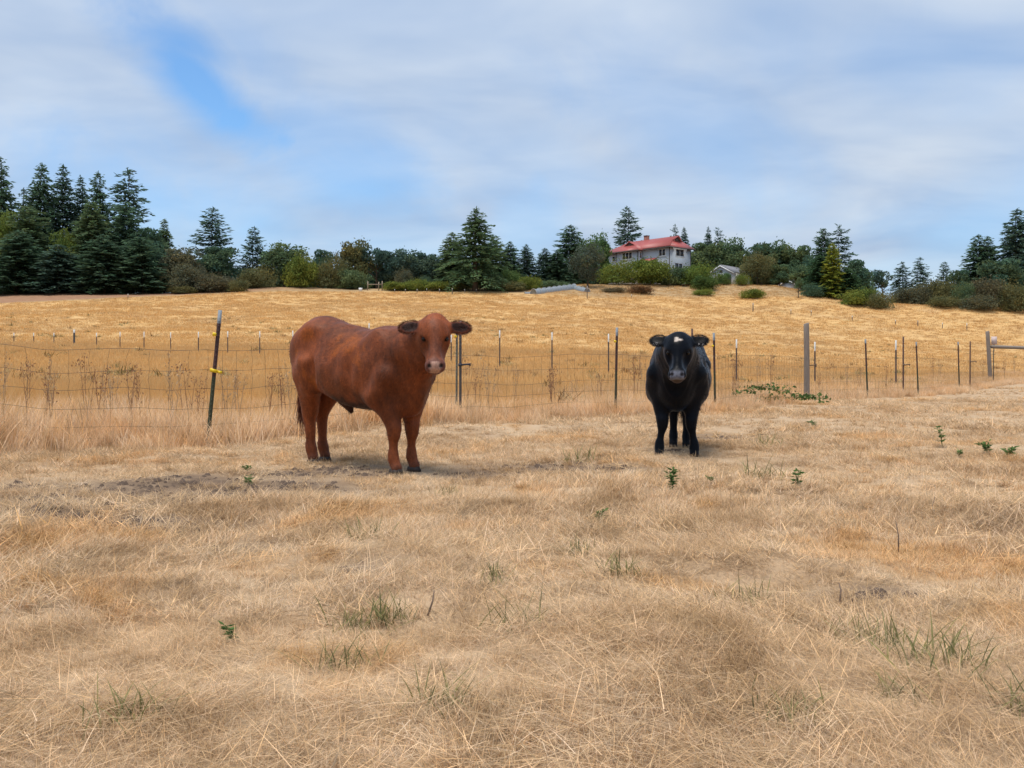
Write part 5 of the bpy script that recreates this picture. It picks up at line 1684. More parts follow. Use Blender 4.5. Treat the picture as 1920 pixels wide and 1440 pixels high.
# ------------------------------------------------------------------ the two cows: one continuous body each, grown from a distance field
class Field:
    def __init__(self, lo, hi, h):
        self.h, self.lo = h, np.array(lo, float)
        ax = [np.arange(lo[i], hi[i], h, dtype=np.float32) for i in range(3)]
        self.ax = ax
        self.v = np.full([len(a) for a in ax], 9.0, np.float32)
        self.rear = 1.0

    def sq(self, p):
        p = np.array(p, float)
        if p[0] < -0.2:
            p[0] = -0.2 + (p[0] + 0.2) * self.rear
        return p

    def box(self, lo, hi):
        s = []
        for i in range(3):
            a = int(np.clip((lo[i] - self.lo[i]) / self.h, 0, len(self.ax[i])))
            c = int(np.clip((hi[i] - self.lo[i]) / self.h + 2, 0, len(self.ax[i])))
            s.append(slice(a, c))
        return tuple(s), np.meshgrid(*[self.ax[i][s[i]] for i in range(3)], indexing='ij')

    def join(self, s, d, k, cut=False):
        a = self.v[s]
        d = d.astype(np.float32)
        if cut:
            h = np.clip(0.5 - 0.5 * (a + d) / k, 0, 1)
            self.v[s] = a * (1 - h) - d * h + k * h * (1 - h)
        else:
            h = np.clip(0.5 + 0.5 * (d - a) / k, 0, 1)
            self.v[s] = d * (1 - h) + a * h - k * h * (1 - h)

    def rc(self, p0, p1, r0, r1, k=0.03, flat=None):
        """round cone between two joints"""
        p0, p1 = self.sq(p0), self.sq(p1)
        m = max(r0, r1) + k + 0.05
        s, (X, Y, Z) = self.box(np.minimum(p0, p1) - m, np.maximum(p0, p1) + m)
        d = p1 - p0
        L2 = max(1e-9, float(d @ d))
        t = np.clip(((X - p0[0]) * d[0] + (Y - p0[1]) * d[1] + (Z - p0[2]) * d[2]) / L2, 0, 1)
        q = np.sqrt((X - p0[0] - t * d[0]) ** 2 + (Y - p0[1] - t * d[1]) ** 2 + (Z - p0[2] - t * d[2]) ** 2)
        self.join(s, q - (r0 + (r1 - r0) * t), k)

    def ell(self, c, r, axes=None, k=0.03, cut=False):
        c, r = self.sq(c), np.array(r, float)
        A = np.eye(3) if axes is None else np.array(axes, float)
        m = r.max() + k + 0.05
        s, (X, Y, Z) = self.box(c - m, c + m)
        P = np.stack([X - c[0], Y - c[1], Z - c[2]], -1) @ A.T.astype(np.float32)
        k0 = np.sqrt(((P / r) ** 2).sum(-1))
        k1 = np.sqrt(((P / r ** 2) ** 2).sum(-1)) + 1e-6
        self.join(s, k0 * (k0 - 1) / k1, k, cut)

    def loft(self, xs, zt, zb, hw, p=2.3, k=0.03, pear=0.10):
        """barrel: sections along x with top, bottom and half width"""
        s, (X, Y, Z) = self.box((xs[0] - 0.1, -max(hw) - 0.15, min(zb) - 0.15), (xs[-1] + 0.1, max(hw) + 0.15, max(zt) + 0.15))
        from_x = self.ax[0][s[0]]
        xs = [self.sq((x, 0, 0))[0] for x in xs]
        fx = np.linspace(xs[0], xs[-1], 240)

        def smooth(v):
            f = np.interp(fx, xs, v)
            for _ in range(60):
                f[1:-1] = (f[:-2] + 2 * f[1:-1] + f[2:]) / 4
            return np.interp(from_x, fx, f)[:, None, None]
        t, bt, w = smooth(zt), smooth(zb), smooth(hw)
        zc, hz = (t + bt) / 2, np.maximum((t - bt) / 2, 0.02)
        w = np.maximum(w, 0.02)
        # wider low down, like a barrel with a belly
        ww = w * (1.0 - pear * np.clip((Z - zc) / hz, -1, 1))
        e = ((np.abs(Y) / ww) ** p + (np.abs(Z - zc) / hz) ** p) ** (1 / p)
        d = (e - 1) * np.minimum(w, hz)
        d = np.maximum(d, np.maximum(xs[0] - X, X - xs[-1]))
        self.join(s, d, k)

    def mesh(self):
        v, h = self.v, self.h
        sg = v < 0
        cs = [(i, j, k) for i in (0, 1) for j in (0, 1) for k in (0, 1)]
        n = [q - 1 for q in v.shape]
        sl = lambda c: tuple(slice(c[a], c[a] + n[a]) for a in range(3))
        cnt = sum(sg[sl(c)].astype(np.int8) for c in cs)
        mask = (cnt > 0) & (cnt < 8)
        ci = np.argwhere(mask)
        idx = np.full(n, -1, np.int64)
        idx[mask] = np.arange(len(ci))
        P = np.zeros((len(ci), 3))
        N = np.zeros(len(ci))
        for a in cs:
            for ax in range(3):
                if a[ax]:
                    continue
                b_ = list(a)
                b_[ax] = 1
                va = v[ci[:, 0] + a[0], ci[:, 1] + a[1], ci[:, 2] + a[2]]
                vb = v[ci[:, 0] + b_[0], ci[:, 1] + b_[1], ci[:, 2] + b_[2]]
                m = (va < 0) != (vb < 0)
                t = np.where(m, va / np.where(m, va - vb, 1), 0)
                q = np.array(a, float)[None] + 0
                q = np.repeat(q, len(ci), 0)
                q[:, ax] += t
                P[m] += q[m]
                N[m] += 1
        V = (ci + P / N[:, None]) * h + self.lo
        Fs = []
        for ax, (u, w) in enumerate(((1, 2), (2, 0), (0, 1))):
            lo = [slice(1, n[0]), slice(1, n[1]), slice(1, n[2])]
            lo[ax] = slice(0, n[ax])
            hi = list(lo)
            hi[ax] = slice(1, n[ax] + 1)
            a, b_ = sg[tuple(lo)], sg[tuple(hi)]
            for flip, m in ((False, a & ~b_), (True, ~a & b_)):
                e = np.argwhere(m)
                off = np.array([1, 1, 1])
                off[ax] = 0
                e = e + off
                du, dw = np.zeros(3, int), np.zeros(3, int)
                du[u], dw[w] = 1, 1
                g = lambda q: idx[q[:, 0], q[:, 1], q[:, 2]]
                quad = np.stack([g(e - du - dw), g(e - dw), g(e), g(e - du)], 1)
                Fs.append(quad[:, ::-1] if flip else quad)
        Fq = np.concatenate(Fs)
        # two passes of gentle smoothing
        for _ in range(2):
            acc = np.zeros_like(V)
            num = np.zeros(len(V))
            for i in range(4):
                a, b_ = Fq[:, i], Fq[:, (i + 1) % 4]
                np.add.at(acc, a, V[b_])
                np.add.at(num, a, 1)
            V = V * 0.5 + acc / np.maximum(num, 1)[:, None] * 0.5
        return V, Fq


def n3(P, s, seed):
    """cheap smooth 3-D noise, about -1..1"""
    r = np.random.default_rng(seed)
    o = 0
    for k in range(7):
        d = r.normal(0, 1, 3)
        f = r.uniform(0.7, 2.1)
        o = o + np.sin((P @ d) * s * f + r.uniform(0, 6.28)) / 2.6
    return o


def coat_mat(name, sheen, rough, strands, spec=0.22, tint=None):
    m, b = material(name)
    v = b.n('ShaderNodeVertexColor', {'layer_name': 'vc'}).outputs[0]
    co = b.n('ShaderNodeTexCoord').outputs['Object']
    st = b.noise(b.mapping(co, scale=(0.8, 1.0, 0.3)), 30.0, 4.0, 0.7, 0.6)
    fine = b.noise(b.mapping(co, scale=(0.6, 1, 0.35)), 150.0, 2.0, 0.6)
    k = b.ramp(st, [(0.28, 1 - strands), (0.72, 1 + strands)])
    k = b.mix(1.0, k, b.ramp(fine, [(0.3, 0.78), (0.7, 1.22)]), 'MULTIPLY')
    p = b.n('ShaderNodeBsdfPrincipled', None, Base__Color=b.mix(1.0, v, k, 'MULTIPLY'), Roughness=rough)
    p.inputs['Specular IOR Level'].default_value = spec
    p.inputs['Sheen Weight'].default_value = sheen
    p.inputs['Sheen Roughness'].default_value = 0.4
    if tint:
        p.inputs['Sheen Tint'].default_value = (*tint, 1)
    h = b.math('ADD', b.math('MULTIPLY', st, 0.8), b.math('MULTIPLY', fine, 0.3))
    bp = b.n('ShaderNodeBump', None, Height=h, Strength=0.28, Distance=0.010)
    b.set(p.inputs['Normal'], bp.outputs[0])
    b.n('ShaderNodeOutputMaterial', None, Surface=p)
    return m


mat_eye = simple_mat("dark_eye", (0.006, 0.004, 0.003), 0.25, 0.1, spec=0.25)
mat_hair = {}


def hair_strands(name, roots, dirs, length, width, col, seed, droop=0.3, parent=None, mat=None, nrm=None):
    r = np.random.default_rng(seed)
    n = len(roots)
    V, Fc = [], []
    d = unit(dirs + r.normal(0, 0.22, (n, 3)))
    side = unit(np.cross(d, r.normal(0, 1, (n, 3)) if nrm is None else nrm))
    L = length * r.uniform(0.6, 1.1, n)
    p = np.array(roots, float)
    rows = []
    for k in range(4):
        w = width * (1 - k / 3.0)
        rows.append((p - side * w / 2, p + side * w / 2))
        dd = unit(d + np.array([0, 0, -droop * k / 3.0]))
        p = p + dd * (L / 3)[:, None]
    A = np.stack([q for row in rows for q in row], 1)          # n,8,3
    T = np.array([(0, 1, 3, 2), (2, 3, 5, 4), (4, 5, 7, 6)])
    Fq = (np.arange(n)[:, None, None] * 8 + T[None]).reshape(-1, 4)
    br = np.repeat(r.uniform(0.65, 1.25, n), 8)[:, None] * np.array(col)[None]
    return link(name, make_mesh(name, A.reshape(-1, 3), Fq, mat, False, br), parent)


def head_frame(poll, yaw, beta):
    f = np.array([math.cos(yaw), math.sin(yaw), 0])
    l = np.array([-math.sin(yaw), math.cos(yaw), 0])
    z = np.array([0, 0, 1.0])
    a = f * math.sin(beta) - z * math.cos(beta)          # poll -> nose
    n = f * math.cos(beta) + z * math.sin(beta)          # out of the face
    return np.array(poll, float), a, l, n


def cow(name, label, loc, heading, poll, yaw, beta, hooves, red, tail, neck, barrel, mat, seed, roll=0.0, rear=1.0, knee=1.0, lg=1.0, er=1.0):
    FD = Field((-1.12, -0.52, 0.0), (1.48, 0.52, 1.40), 0.0115)
    FD.rear = rear
    xs, zt, zb, hw = barrel
    FD.loft(xs, zt, zb, hw, 2.05, 0.05, 0.12 if red else 0.24)
    # pelvis and thighs
    for s in (-1, 1):
        hx, hy = hooves['h'][0 if s > 0 else 1]
        FD.ell((-0.50, 0.15 * s, 1.17 if red else 1.03), (0.13, 0.085, 0.085), k=0.08)                    # hip bone
        FD.ell((-0.58, 0.135 * s, 0.98 if red else 0.90), (0.21, 0.13, 0.26 if red else 0.23), k=0.07)                     # thigh
        FD.rc((-0.735, 0.115 * s, 1.06 if red else 0.94), (-0.69, 0.125 * s, 0.78), 0.105, 0.080, 0.10)      # buttock
        FD.rc((-0.48, 0.17 * s, 0.88), (max(hx + 0.13, -0.56), 0.16 * s, 0.70), 0.14, 0.098, 0.06)    # stifle
        FD.rc((-0.63, 0.15 * s, 0.78), (hx - 0.03, hy, 0.47), 0.12, 0.066, 0.06)           # gaskin
        FD.rc((max(hx + 0.10, -0.58), 0.155 * s, 0.70), (hx - 0.02, hy, 0.47), 0.090, 0.06, 0.05)
        FD.rc((hx - 0.075, hy, 0.50), (hx - 0.045, hy, 0.40), 0.036, 0.05, 0.03)           # point of hock
        FD.rc((hx - 0.03, hy, 0.44), (hx - 0.012, hy, 0.15), 0.052, 0.038, 0.03)
        FD.rc((hx - 0.015, hy, 0.16), (hx + 0.0, hy, 0.125), 0.044, 0.046, 0.025)           # fetlock
        FD.rc((hx, hy, 0.12), (hx + 0.035, hy, 0.05), 0.042, 0.047, 0.025)
    # shoulders and forelegs
    for s in (-1, 1):
        fx, fy = hooves['f'][0 if s > 0 else 1]
        FD.ell((0.46, (0.165 if red else 0.135) * s, 0.93 if red else 0.88), (0.17, 0.085, 0.24 if red else 0.22), k=0.07)                      # shoulder blade
        FD.rc((0.62, 0.165 * s, 0.80), (0.47, 0.185 * s, 0.63), 0.115, 0.105, 0.06)       # point of shoulder to elbow
        FD.rc((0.55, 0.165 * s, 0.66), (fx, fy * knee, 0.37), 0.110 * lg, 0.060 * lg, 0.06)                 # forearm
        FD.rc((0.47, 0.17 * s, 0.60), (fx - 0.03, fy * knee, 0.45), 0.085 * lg, 0.058 * lg, 0.05)
        FD.rc((fx + 0.01, fy * knee, 0.375), (fx + 0.008, fy * knee, 0.315), 0.060 * lg, 0.053 * lg, 0.03)          # knee
        FD.rc((fx, fy * knee, 0.32), (fx - 0.004, fy, 0.15), 0.043 * lg, 0.035 * lg, 0.03)
        FD.rc((fx - 0.005, fy, 0.155), (fx + 0.0, fy, 0.12), 0.042, 0.045, 0.025)
        FD.rc((fx, fy, 0.11), (fx + 0.035, fy, 0.05), 0.040, 0.047, 0.025)
    # hollows that show the frame: flank, behind the shoulder, thigh fold
    for s in (-1, 1):
        wf_ = np.interp(-0.36, xs, hw)
        FD.ell((-0.37, (wf_ + 0.025) * s, 1.06), (0.15, 0.055, 0.11), k=0.07, cut=True)
        FD.ell((0.25, (np.interp(0.25, xs, hw) + 0.035) * s, 0.84), (0.045, 0.05, 0.26), k=0.06, cut=True)
        FD.ell((-0.335, (wf_ + 0.02) * s, 0.76), (0.04, 0.06, 0.20), k=0.05, cut=True)
        FD.ell((0.40, 0.235 * s, 0.76), (0.05, 0.03, 0.16), k=0.05)
    # brisket, neck
    FD.ell((0.66, 0.0, 0.63), (0.15, 0.11, 0.17), k=0.08)
    for (q0, q1, r0, r1) in neck:
        FD.rc(q0, q1, r0, r1, 0.07)
    # sheath or navel fold
    FD.rc((-0.22, 0, 0.57), (-0.10, 0, 0.475), 0.045, 0.022, 0.05)
    # tail
    for (q0, q1, r0, r1) in zip(tail[:-1], tail[1:], (0.045, 0.032, 0.026, 0.022, 0.02), (0.032, 0.026, 0.022, 0.02, 0.018)):
        FD.rc(q0, q1, r0, r1, 0.025)
    # head
    o, a, l, n = head_frame(poll, yaw, beta)
    o = o - a * 0.0
    A3 = np.stack([a, l, n])
    H = lambda x, y, z: o + a * x + l * y + n * z
    FD.ell(H(0.115, 0, -0.045), (0.125, 0.105, 0.095), A3, k=0.05)                         # skull
    FD.ell(H(0.015, 0, -0.06), (0.065, 0.066, 0.075), A3, k=0.05)                            # poll
    FD.ell(H(-0.012, 0, -0.035), (0.034, 0.042, 0.05), A3, k=0.035)                        # poll knob
    FD.rc(H(0.14, 0, -0.035), H(0.36, 0, -0.025), 0.085, 0.052, 0.05)                      # nose bridge
    for s in (-1, 1):
        FD.rc(H(0.15, 0.055 * s, -0.085), H(0.33, 0.034 * s, -0.06), 0.062, 0.044, 0.045)  # cheek to jaw
        FD.ell(H(0.148, 0.076 * s, -0.012), (0.040, 0.026, 0.030), A3, k=0.025)           # brow
        FD.ell(H(0.178, 0.099 * s, -0.012), (0.022, 0.012, 0.016), A3, k=0.014, cut=True)  # eye socket
        FD.ell(H(0.27, 0.078 * s, -0.015), (0.07, 0.028, 0.05), A3, k=0.05, cut=True)      # hollow of the face
        FD.ell(H(0.405, 0.042 * s, -0.018), (0.046, 0.036, 0.046), A3, k=0.03)              # muzzle wings
    FD.rc(H(0.17, 0, -0.14), H(0.37, 0, -0.085), 0.055, 0.036, 0.05)                       # under jaw
    FD.ell(H(0.402, 0, -0.028), (0.052, 0.062, 0.056), A3, k=0.035)                        # muzzle
    FD.ell(H(0.418, 0, -0.078), (0.032, 0.044, 0.03), A3, k=0.02)                          # chin
    for s in (-1, 1):
        FD.ell(H(0.425, 0.046 * s, 0.022), (0.020, 0.010, 0.018), np.stack([unit(a + 0.5 * s * l), unit(l - 0.5 * s * a), n]), k=0.012, cut=True)   # nostril
    FD.ell(H(0.452, 0, -0.05), (0.006, 0.05, 0.05), A3, k=0.012, cut=True)                # mouth
    ears = {}
    for s in (-1, 1):
        e = unit(l * s * 0.97 + a * ((-0.04 if er == 1.0 else -0.22) + roll * s) - n * 0.16)
        wv = unit(a - e * (a @ e))
        th = np.cross(e, wv)
        th = th * (1 if th @ n > 0 else -1)
        base = H(0.052 if er == 1.0 else 0.036, (0.088 if er == 1.0 else 0.080) * s, -0.055)
        E3 = np.stack([e, wv, th])
        FD.rc(H(0.005, 0.03 * s, -0.06), base, 0.055, 0.040, 0.045)
        FD.rc(base, base + e * 0.06, 0.038, 0.035, 0.025)
        FD.ell(base + e * 0.105 * er, (0.094 * er, 0.058, 0.024), E3, k=0.02)
        FD.ell(base + e * 0.110 * er + th * 0.022, (0.068 * er, 0.040, 0.014), E3, k=0.018, cut=True)
        ears[s] = (base, e, wv, th)
    V, Fq = FD.mesh()
    # muscle, loose skin folds of the neck and clumped hair as real relief
    tr_ = V[Fq]
    fn = np.cross(tr_[:, 2] - tr_[:, 0], tr_[:, 3] - tr_[:, 1])
    vn = np.zeros_like(V)
    for i in range(4):
        np.add.at(vn, Fq[:, i], fn)
    vn = unit(vn)
    q_ = V - o
    hd = np.clip((0.26 - np.abs(q_ @ a - 0.20)) * 20, 0, 1) * (np.abs(q_ @ l) < 0.30) * ((q_ @ n) > -0.20) * (V[:, 0] > 0.78)
    bodym = (1 - hd) * np.clip((V[:, 2] - 0.35) * 5, 0.25, 1)
    nk = np.clip((V[:, 0] - 0.60) * 9, 0, 1) * np.clip((1.02 - V[:, 0]) * 9, 0, 1) * np.clip((V[:, 2] - 0.58) * 8, 0, 1) * np.clip((1.16 - V[:, 2]) * 8, 0, 1) * (1 - hd)
    fold = np.sin((V[:, 0] + 0.16 * V[:, 2] + 0.012 * n3(V, 9, seed + 40)) * 2 * math.pi / 0.062)
    rib = np.sin((V[:, 0] - 0.25 * V[:, 2]) * 2 * math.pi / 0.085) * np.clip(1 - ((V[:, 0] + 0.02) / 0.30) ** 2, 0, 1) * np.clip(1 - ((V[:, 2] - 0.85) / 0.22) ** 2, 0, 1)
    V = V + vn * (bodym * (0.0012 * (n3(V * np.array([1, 1, 0.7]), 15, seed + 41) + n3(V, 26, seed + 43)) + 0.006 * n3(V, 7.0, seed + 42)) + (0.0025 if red else 0.0006) * nk * fold)[:, None]
    # ---- colour by place on the animal
    rel = V - o
    ha, hl, hn = rel @ a, rel @ l, rel @ n
    ishead = (ha > -0.06) & (np.abs(hl) < 0.14) & (hn > -0.24) & (V[:, 0] > 0.78)
    ismuz = ishead & (hn > -0.125) & (ha < 0.49) & (np.abs(hl) < 0.11)
    N1, N2, N3 = n3(V, 5.0, seed), n3(V, 13.0, seed + 1), n3(V, 34.0, seed + 2)
    if red:
        base = np.array([0.165, 0.041, 0.011])
        col = base[None] * (1 + 0.20 * N1 + 0.16 * N2)[:, None]
        orange = np.zeros(len(V))
        for (ox, oz, ax_, az_) in ((0.16, 1.05, 0.20, 0.085), (-0.46, 1.14, 0.11, 0.075), (-0.30, 0.70, 0.06, 0.10), (-0.52, 0.98, 0.05, 0.06), (0.34, 0.92, 0.06, 0.05)):
            orange = np.maximum(orange, np.clip((1.25 - np.hypot((V[:, 0] - ox + 0.4 * (V[:, 2] - oz)) / ax_, (V[:, 2] - oz) / az_) + 0.35 * N3 + 0.25 * N2) * 1.6, 0, 1))
        orange = orange * 0.85 * (~ishead)
        belly_shade = np.clip((0.66 - V[:, 2] + 0.035 * N2 + 0.03 * N3 + 0.10 * np.clip(-0.1 - V[:, 0], 0, 1)) * 9, 0, 1) * (np.abs(V[:, 0] - 0.02) < 0.40) * (V[:, 2] > 0.44)  # shade under the belly painted into the coat colour, ragged at its edge
        col = col * (1 - 0.86 * belly_shade[:, None]) + np.array([0.020, 0.007, 0.004])[None] * 0.86 * belly_shade[:, None]
        col = col * (1 - orange[:, None]) + np.array([0.235, 0.056, 0.006])[None] * orange[:, None]
        greyer = np.clip((0.1 - (V[:, 0] + 0.74)) * 5, 0, 1)[:, None] * 0.55               # darker and greyer towards the rump
        col = col * (1 - greyer) + np.array([0.095, 0.040, 0.026])[None] * greyer
        cheek = ishead * np.clip((np.abs(hl) - 0.045) * 22, 0, 1) * np.clip((ha - 0.17) * 14, 0, 1) * np.clip((0.37 - ha) * 14, 0, 1) * (hn > -0.15)
        col = col * (1 - 0.5 * cheek[:, None]) + np.array([0.10, 0.024, 0.004])[None] * 0.5 * cheek[:, None]
        blaze = ishead * (hn > -0.1) * np.clip((0.06 - np.abs(hl)) * 22, 0, 1) * np.clip((ha - 0.0) * 10, 0, 1)
        col = col * (1 - 0.4 * blaze[:, None]) + np.array([0.19, 0.075, 0.048])[None] * 0.4 * blaze[:, None]
        muz, dark = np.array([0.42, 0.25, 0.19]), np.array([0.055, 0.016, 0.010])
    else:
        base = np.array([0.0028, 0.0038, 0.0065])
        col = base[None] * (1 + 0.2 * N1 + 0.15 * N2)[:, None]
        muz, dark = np.array([0.14, 0.145, 0.18]), np.array([0.005, 0.005, 0.006])
    def put(m, c, w=1.0):
        m = np.clip(m, 0, 1)[:, None] * w
        return col * (1 - m) + np.asarray(c)[None] * m
    if red:                                                # pale bare nose: a plate between and under the nostrils
        nose = np.clip((0.056 - np.abs(hl) * 1.0 - np.abs(ha - 0.432) * 0.55 + 0.002 * N3) * 60, 0, 1) * (ha > 0.392) * (hn > -0.055) * ismuz
        ring = np.clip((ha - 0.345) * 18, 0, 1) * ismuz
        col = put(ring, (0.115, 0.05, 0.042), 0.75)
        col = put(nose, muz)
    else:
        nose = np.clip((ha - 0.385) * 40, 0, 1) * (np.abs(hl) < 0.062) * (hn > -0.02)
        col = put(nose * ismuz, muz)
        chin = np.clip((ha - 0.40) * 40, 0, 1) * (hn <= -0.02)
        col = put(chin * ismuz, (0.075, 0.05, 0.036), 0.8)
        star = np.clip((0.033 - np.hypot((hl + 0.004) * 0.85, (ha - 0.085) * 1.15) + 0.012 * np.sin(3 * np.arctan2(ha - .085, hl) + 1.2) + 0.004 * N3) * 90, 0, 1) * (hn > -0.02)
        col = put(star * ishead, (0.52, 0.44, 0.38))
    for s in (-1, 1):
        nd = np.sqrt(((V - H(0.425, 0.046 * s, 0.022)) ** 2).sum(1))
        col = put((0.022 - nd) * 120, (0.012, 0.008, 0.008))
        ed = np.sqrt((((V - H(0.178, 0.094 * s, -0.012)) * 1.0) ** 2).sum(1))
        col = put((0.036 - ed) * 60, dark, 0.85)
        base_, e, wv, th = ears[s]
        q = V - base_
        te, tw, tt = q @ e, q @ wv, q @ th
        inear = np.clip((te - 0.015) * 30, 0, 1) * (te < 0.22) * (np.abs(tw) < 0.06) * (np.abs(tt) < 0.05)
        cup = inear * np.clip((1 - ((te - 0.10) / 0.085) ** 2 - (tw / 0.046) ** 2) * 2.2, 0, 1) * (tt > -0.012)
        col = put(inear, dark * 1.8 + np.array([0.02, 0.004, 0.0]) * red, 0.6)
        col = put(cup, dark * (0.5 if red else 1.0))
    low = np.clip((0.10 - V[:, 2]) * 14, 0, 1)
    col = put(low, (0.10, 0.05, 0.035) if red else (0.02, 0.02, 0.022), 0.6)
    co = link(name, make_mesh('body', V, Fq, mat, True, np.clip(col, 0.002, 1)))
    co.location = loc
    co.rotation_euler = (0, 0, heading)
    tag(co, label, 'cow')
    # ---- eyes, hooves
    for s in (-1, 1):
        sp = MB()
        pts = H(0.178, 0.086 * s, -0.014)
        rr = 0.0175
        rows = 7
        VV, FF = [], []
        for i in range(rows + 1):
            for k in range(10):
                th_, ph_ = math.pi * i / rows, 2 * math.pi * k / 10
                VV.append(tuple(pts + rr * np.array([math.sin(th_) * math.cos(ph_), math.sin(th_) * math.sin(ph_), math.cos(th_)])))
        for i in range(rows):
            for k in range(10):
                FF.append((i * 10 + k, (i + 1) * 10 + k, (i + 1) * 10 + (k + 1) % 10, i * 10 + (k + 1) % 10))
        sp.add(VV, FF).build('eye', mat_eye, co, smooth=True)
    mt_h = simple_mat(name + "_horn", (0.055, 0.042, 0.036) if red else (0.022, 0.022, 0.024), 0.6, 0.3, 20)
    for grp in ('f', 'h'):
        for (hx0, hy) in hooves[grp]:
            hm = MB()
            for s in (-1, 1):
                P = []
                hx = FD.sq((hx0, 0, 0))[0]
                for (x0, x1, w, z) in ((-0.015, 0.105, 0.046, 0.0), (0.0, 0.085, 0.042, 0.042)):
                    P += [(hx + x0, hy + s * 0.004, z), (hx + x1, hy + s * 0.006, z), (hx + x1 - 0.035, hy + s * w, z), (hx + x0, hy + s * w, z)]
                if s < 0:
                    P = [P[3], P[2], P[1], P[0], P[7], P[6], P[5], P[4]]
                hm.hexa(P)
            hm.build('hoof', mt_h, co)
    # ---- hair: tail switch, ear fringes, poll, a soft nap over the coat
    hm_ = mat_hair.get(red)
    if hm_ is None:
        hm_ = vc_mat('hair_red' if red else 'hair_black', 0.6, 0.2, 40.0)
        mat_hair[red] = hm_
    r = np.random.default_rng(seed + 9)
    te_ = np.array(tail[-1])
    n_ = 260
    hair_strands('tail_switch', te_ + r.normal(0, 0.014, (n_, 3)) + np.array([0, 0, 0.05]) * r.uniform(-1, 1.5, (n_, 1)), np.tile(unit(te_ - np.array(tail[-2])), (n_, 1)) * 1.5,
                 0.40, 0.006, (0.13, 0.035, 0.016) if red else (0.01, 0.01, 0.012), seed, 0.35, co, hm_)
    for s in (-1, 1):
        base_, e, wv, th = ears[s]
        n_ = 900
        an = r.uniform(0, 6.28, n_)
        rt = base_ + e * 0.105 * er + np.outer(np.cos(an) * 0.082 * er, e) + np.outer(np.sin(an) * 0.054, wv) + th * 0.006
        dr = unit(np.outer(np.cos(an), e) + np.outer(np.sin(an), wv) + th * 0.25)
        cc = (0.13, 0.04, 0.018) if red else (0.012, 0.012, 0.014)
        hair_strands('ear_fringe', rt, dr * 0.7 + e * 0.75, 0.03, 0.0022, cc, seed + s + 3, 0.25, co, hm_)
        if red:
            n_ = 500
            rt = base_ + np.outer(r.uniform(0.03, 0.17, n_), e) + np.outer(r.normal(0.0, 0.024, n_), wv) + th * 0.004
            hair_strands('ear_hair', rt, np.tile(e * 0.9 + th * 0.5, (n_, 1)) + r.normal(0, 0.3, (n_, 3)), 0.035, 0.003, (0.05, 0.018, 0.010), seed + s + 30, 0.2, co, hm_)
        else:
            n_ = 16
            rt = base_ + np.outer(r.uniform(0.08, 0.14, n_), e) + np.outer(r.normal(0.03, 0.012, n_), wv) + th * 0.012
            hair_strands('ear_hair', rt, np.tile(wv * 0.8 + th * 0.6, (n_, 1)), 0.035, 0.0035, (0.30, 0.28, 0.28), seed + s + 30, 0.3, co, hm_)
    n_ = 700
    rt = o + np.outer(r.normal(0.025, 0.03, n_), a) + np.outer(r.normal(0, 0.035, n_), l) + np.outer(np.full(n_, -0.005), n)
    hair_strands('forelock', rt, unit(rt - H(0.07, 0, -0.07)) * 0.35 + a * 0.8, 0.026, 0.003, (0.15, 0.042, 0.018) if red else (0.006, 0.007, 0.011), seed + 71, 0.5, co, hm_)
    # nap: short strands laid back along the body
    tri = V[Fq]
    nr = unit(np.cross(tri[:, 2] - tri[:, 0], tri[:, 3] - tri[:, 1]))
    cen = tri.mean(1)
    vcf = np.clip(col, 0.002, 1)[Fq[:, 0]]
    ok = np.nonzero((cen[:, 2] > 0.06) & (ha[Fq[:, 0]] * ishead[Fq[:, 0]] < 0.37))[0]
    pick = r.choice(ok, 22000 if red else 12000)
    rt = cen[pick] + r.normal(0, 0.004, (len(pick), 3))
    flow = np.tile(np.array([-0.8, 0, -0.65]), (len(pick), 1))
    ih = ishead[Fq[pick, 0]]
    flow[ih] = a * 0.9
    dr = flow - nr[pick] * (flow * nr[pick]).sum(1)[:, None]
    dr = unit(dr) + nr[pick] * (0.22 if red else 0.12) + 0.18 * np.stack([n3(rt, 9, 1), n3(rt, 9, 2), n3(rt, 9, 3)], -1)
    L = np.where(ih, 0.016, 0.026) * (1 + 0.4 * n3(rt, 4, 77))
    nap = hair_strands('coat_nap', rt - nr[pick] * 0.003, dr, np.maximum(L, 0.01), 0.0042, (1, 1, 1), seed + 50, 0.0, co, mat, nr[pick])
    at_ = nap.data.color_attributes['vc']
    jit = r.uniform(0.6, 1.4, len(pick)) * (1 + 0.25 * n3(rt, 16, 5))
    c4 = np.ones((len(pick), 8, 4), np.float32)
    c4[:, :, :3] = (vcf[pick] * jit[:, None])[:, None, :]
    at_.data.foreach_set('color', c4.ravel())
    nap['kind'] = 'stuff'
    return co


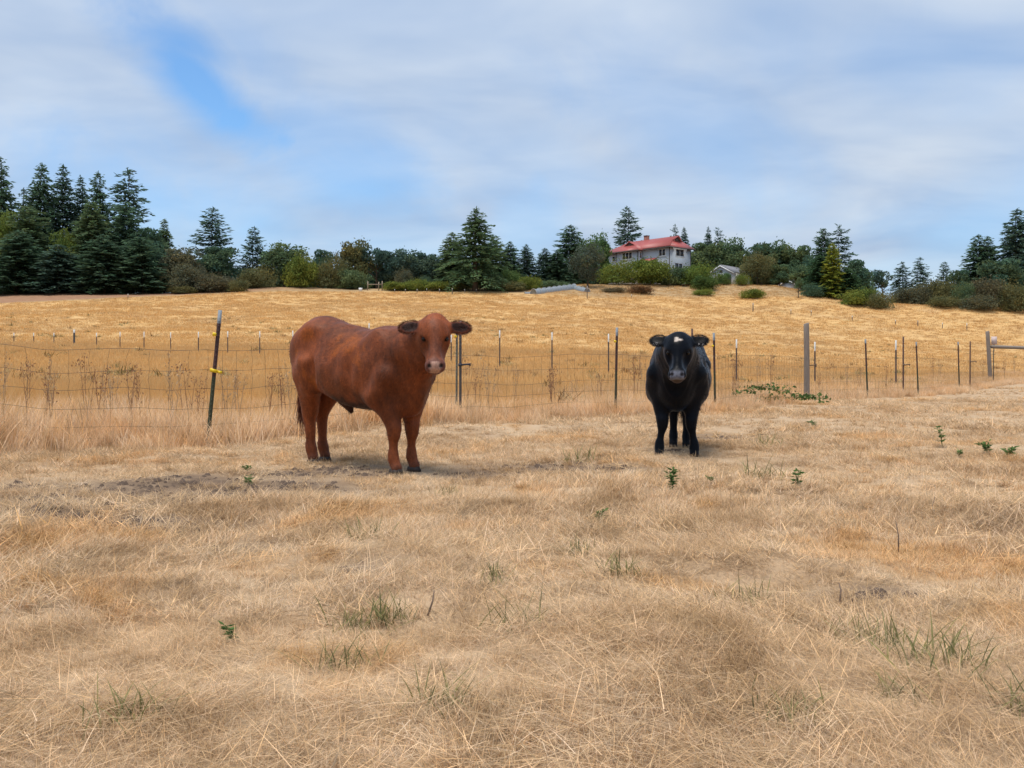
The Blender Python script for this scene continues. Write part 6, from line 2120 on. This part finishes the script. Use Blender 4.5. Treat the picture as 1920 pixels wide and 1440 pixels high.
XS = [-0.86, -0.80, -0.68, -0.52, -0.32, -0.10, 0.12, 0.32, 0.50, 0.64, 0.74, 0.80]
red_barrel = (XS, [1.24, 1.30, 1.32, 1.32, 1.28, 1.225, 1.185, 1.175, 1.175, 1.13, 1.04, 0.94],
              [0.97, 0.86, 0.76, 0.69, 0.585, 0.520, 0.500, 0.495, 0.50, 0.52, 0.57, 0.66],
              [0.05, 0.13, 0.205, 0.25, 0.285, 0.315, 0.320, 0.295, 0.25, 0.215, 0.165, 0.09])
black_barrel = (XS, [1.03, 1.08, 1.11, 1.12, 1.12, 1.12, 1.125, 1.13, 1.13, 1.09, 1.02, 0.93],
                [0.95, 0.84, 0.73, 0.64, 0.55, 0.49, 0.48, 0.48, 0.48, 0.49, 0.53, 0.63],
                [0.05, 0.12, 0.18, 0.225, 0.275, 0.30, 0.30, 0.268, 0.225, 0.20, 0.16, 0.09])

coat_red = coat_mat('red_coat', 0.05, 0.58, 0.30)
coat_black = coat_mat('black_coat', 0.10, 0.42, 0.25, 0.08, (0.45, 0.65, 1.0))

cow('red_cow', 'rusty red cow standing broadside with its head turned to the viewer',
    (-1.326, 7.87, tz(-1.3, 7.87) - 0.005), math.radians(-42), (1.068, -0.098, 1.245), math.radians(-43), math.radians(26),
    {'f': [(0.575, 0.098), (0.615, -0.132)], 'h': [(-0.735, 0.09), (-0.63, -0.10)]}, True,
    [(-0.82, 0, 1.19), (-0.885, 0.0, 1.08), (-0.91, 0.01, 0.90), (-0.905, 0.03, 0.72), (-0.915, 0.05, 0.58)],
    [((0.40, 0, 0.96), (0.72, -0.01, 0.97), 0.225, 0.205), ((0.66, 0.0, 1.00), (0.98, -0.07, 1.10), 0.185, 0.125), ((0.70, 0, 0.80), (1.0, -0.08, 0.99), 0.15, 0.085), ((0.94, -0.06, 1.12), (1.07, -0.11, 1.16), 0.12, 0.09)],
    red_barrel, coat_red, 31, rear=0.80, lg=0.93)

cow('black_cow', 'black cow facing the viewer with a white star on its forehead',
    (1.672, 9.10, tz(1.6, 9.0) - 0.012), math.radians(-102.5), (0.99, 0.03, 1.150), math.radians(-1), math.radians(33),
    {'f': [(0.60, 0.160), (0.62, -0.160)], 'h': [(-0.62, 0.055), (-0.68, -0.085)]}, False,
    [(-0.82, 0, 1.05), (-0.885, 0.0, 0.98), (-0.91, 0.0, 0.88), (-0.90, 0.0, 0.72), (-0.90, 0.0, 0.58)],
    [((0.40, 0, 0.94), (0.72, 0.01, 0.95), 0.225, 0.20), ((0.66, 0.01, 0.98), (0.94, 0.03, 1.03), 0.18, 0.13), ((0.70, 0, 0.78), (0.95, 0.03, 0.93), 0.15, 0.09), ((0.88, 0.03, 1.03), (0.98, 0.03, 1.06), 0.125, 0.095)],
    black_barrel, coat_black, 57, rear=0.95, knee=0.82, lg=0.88, er=0.93)
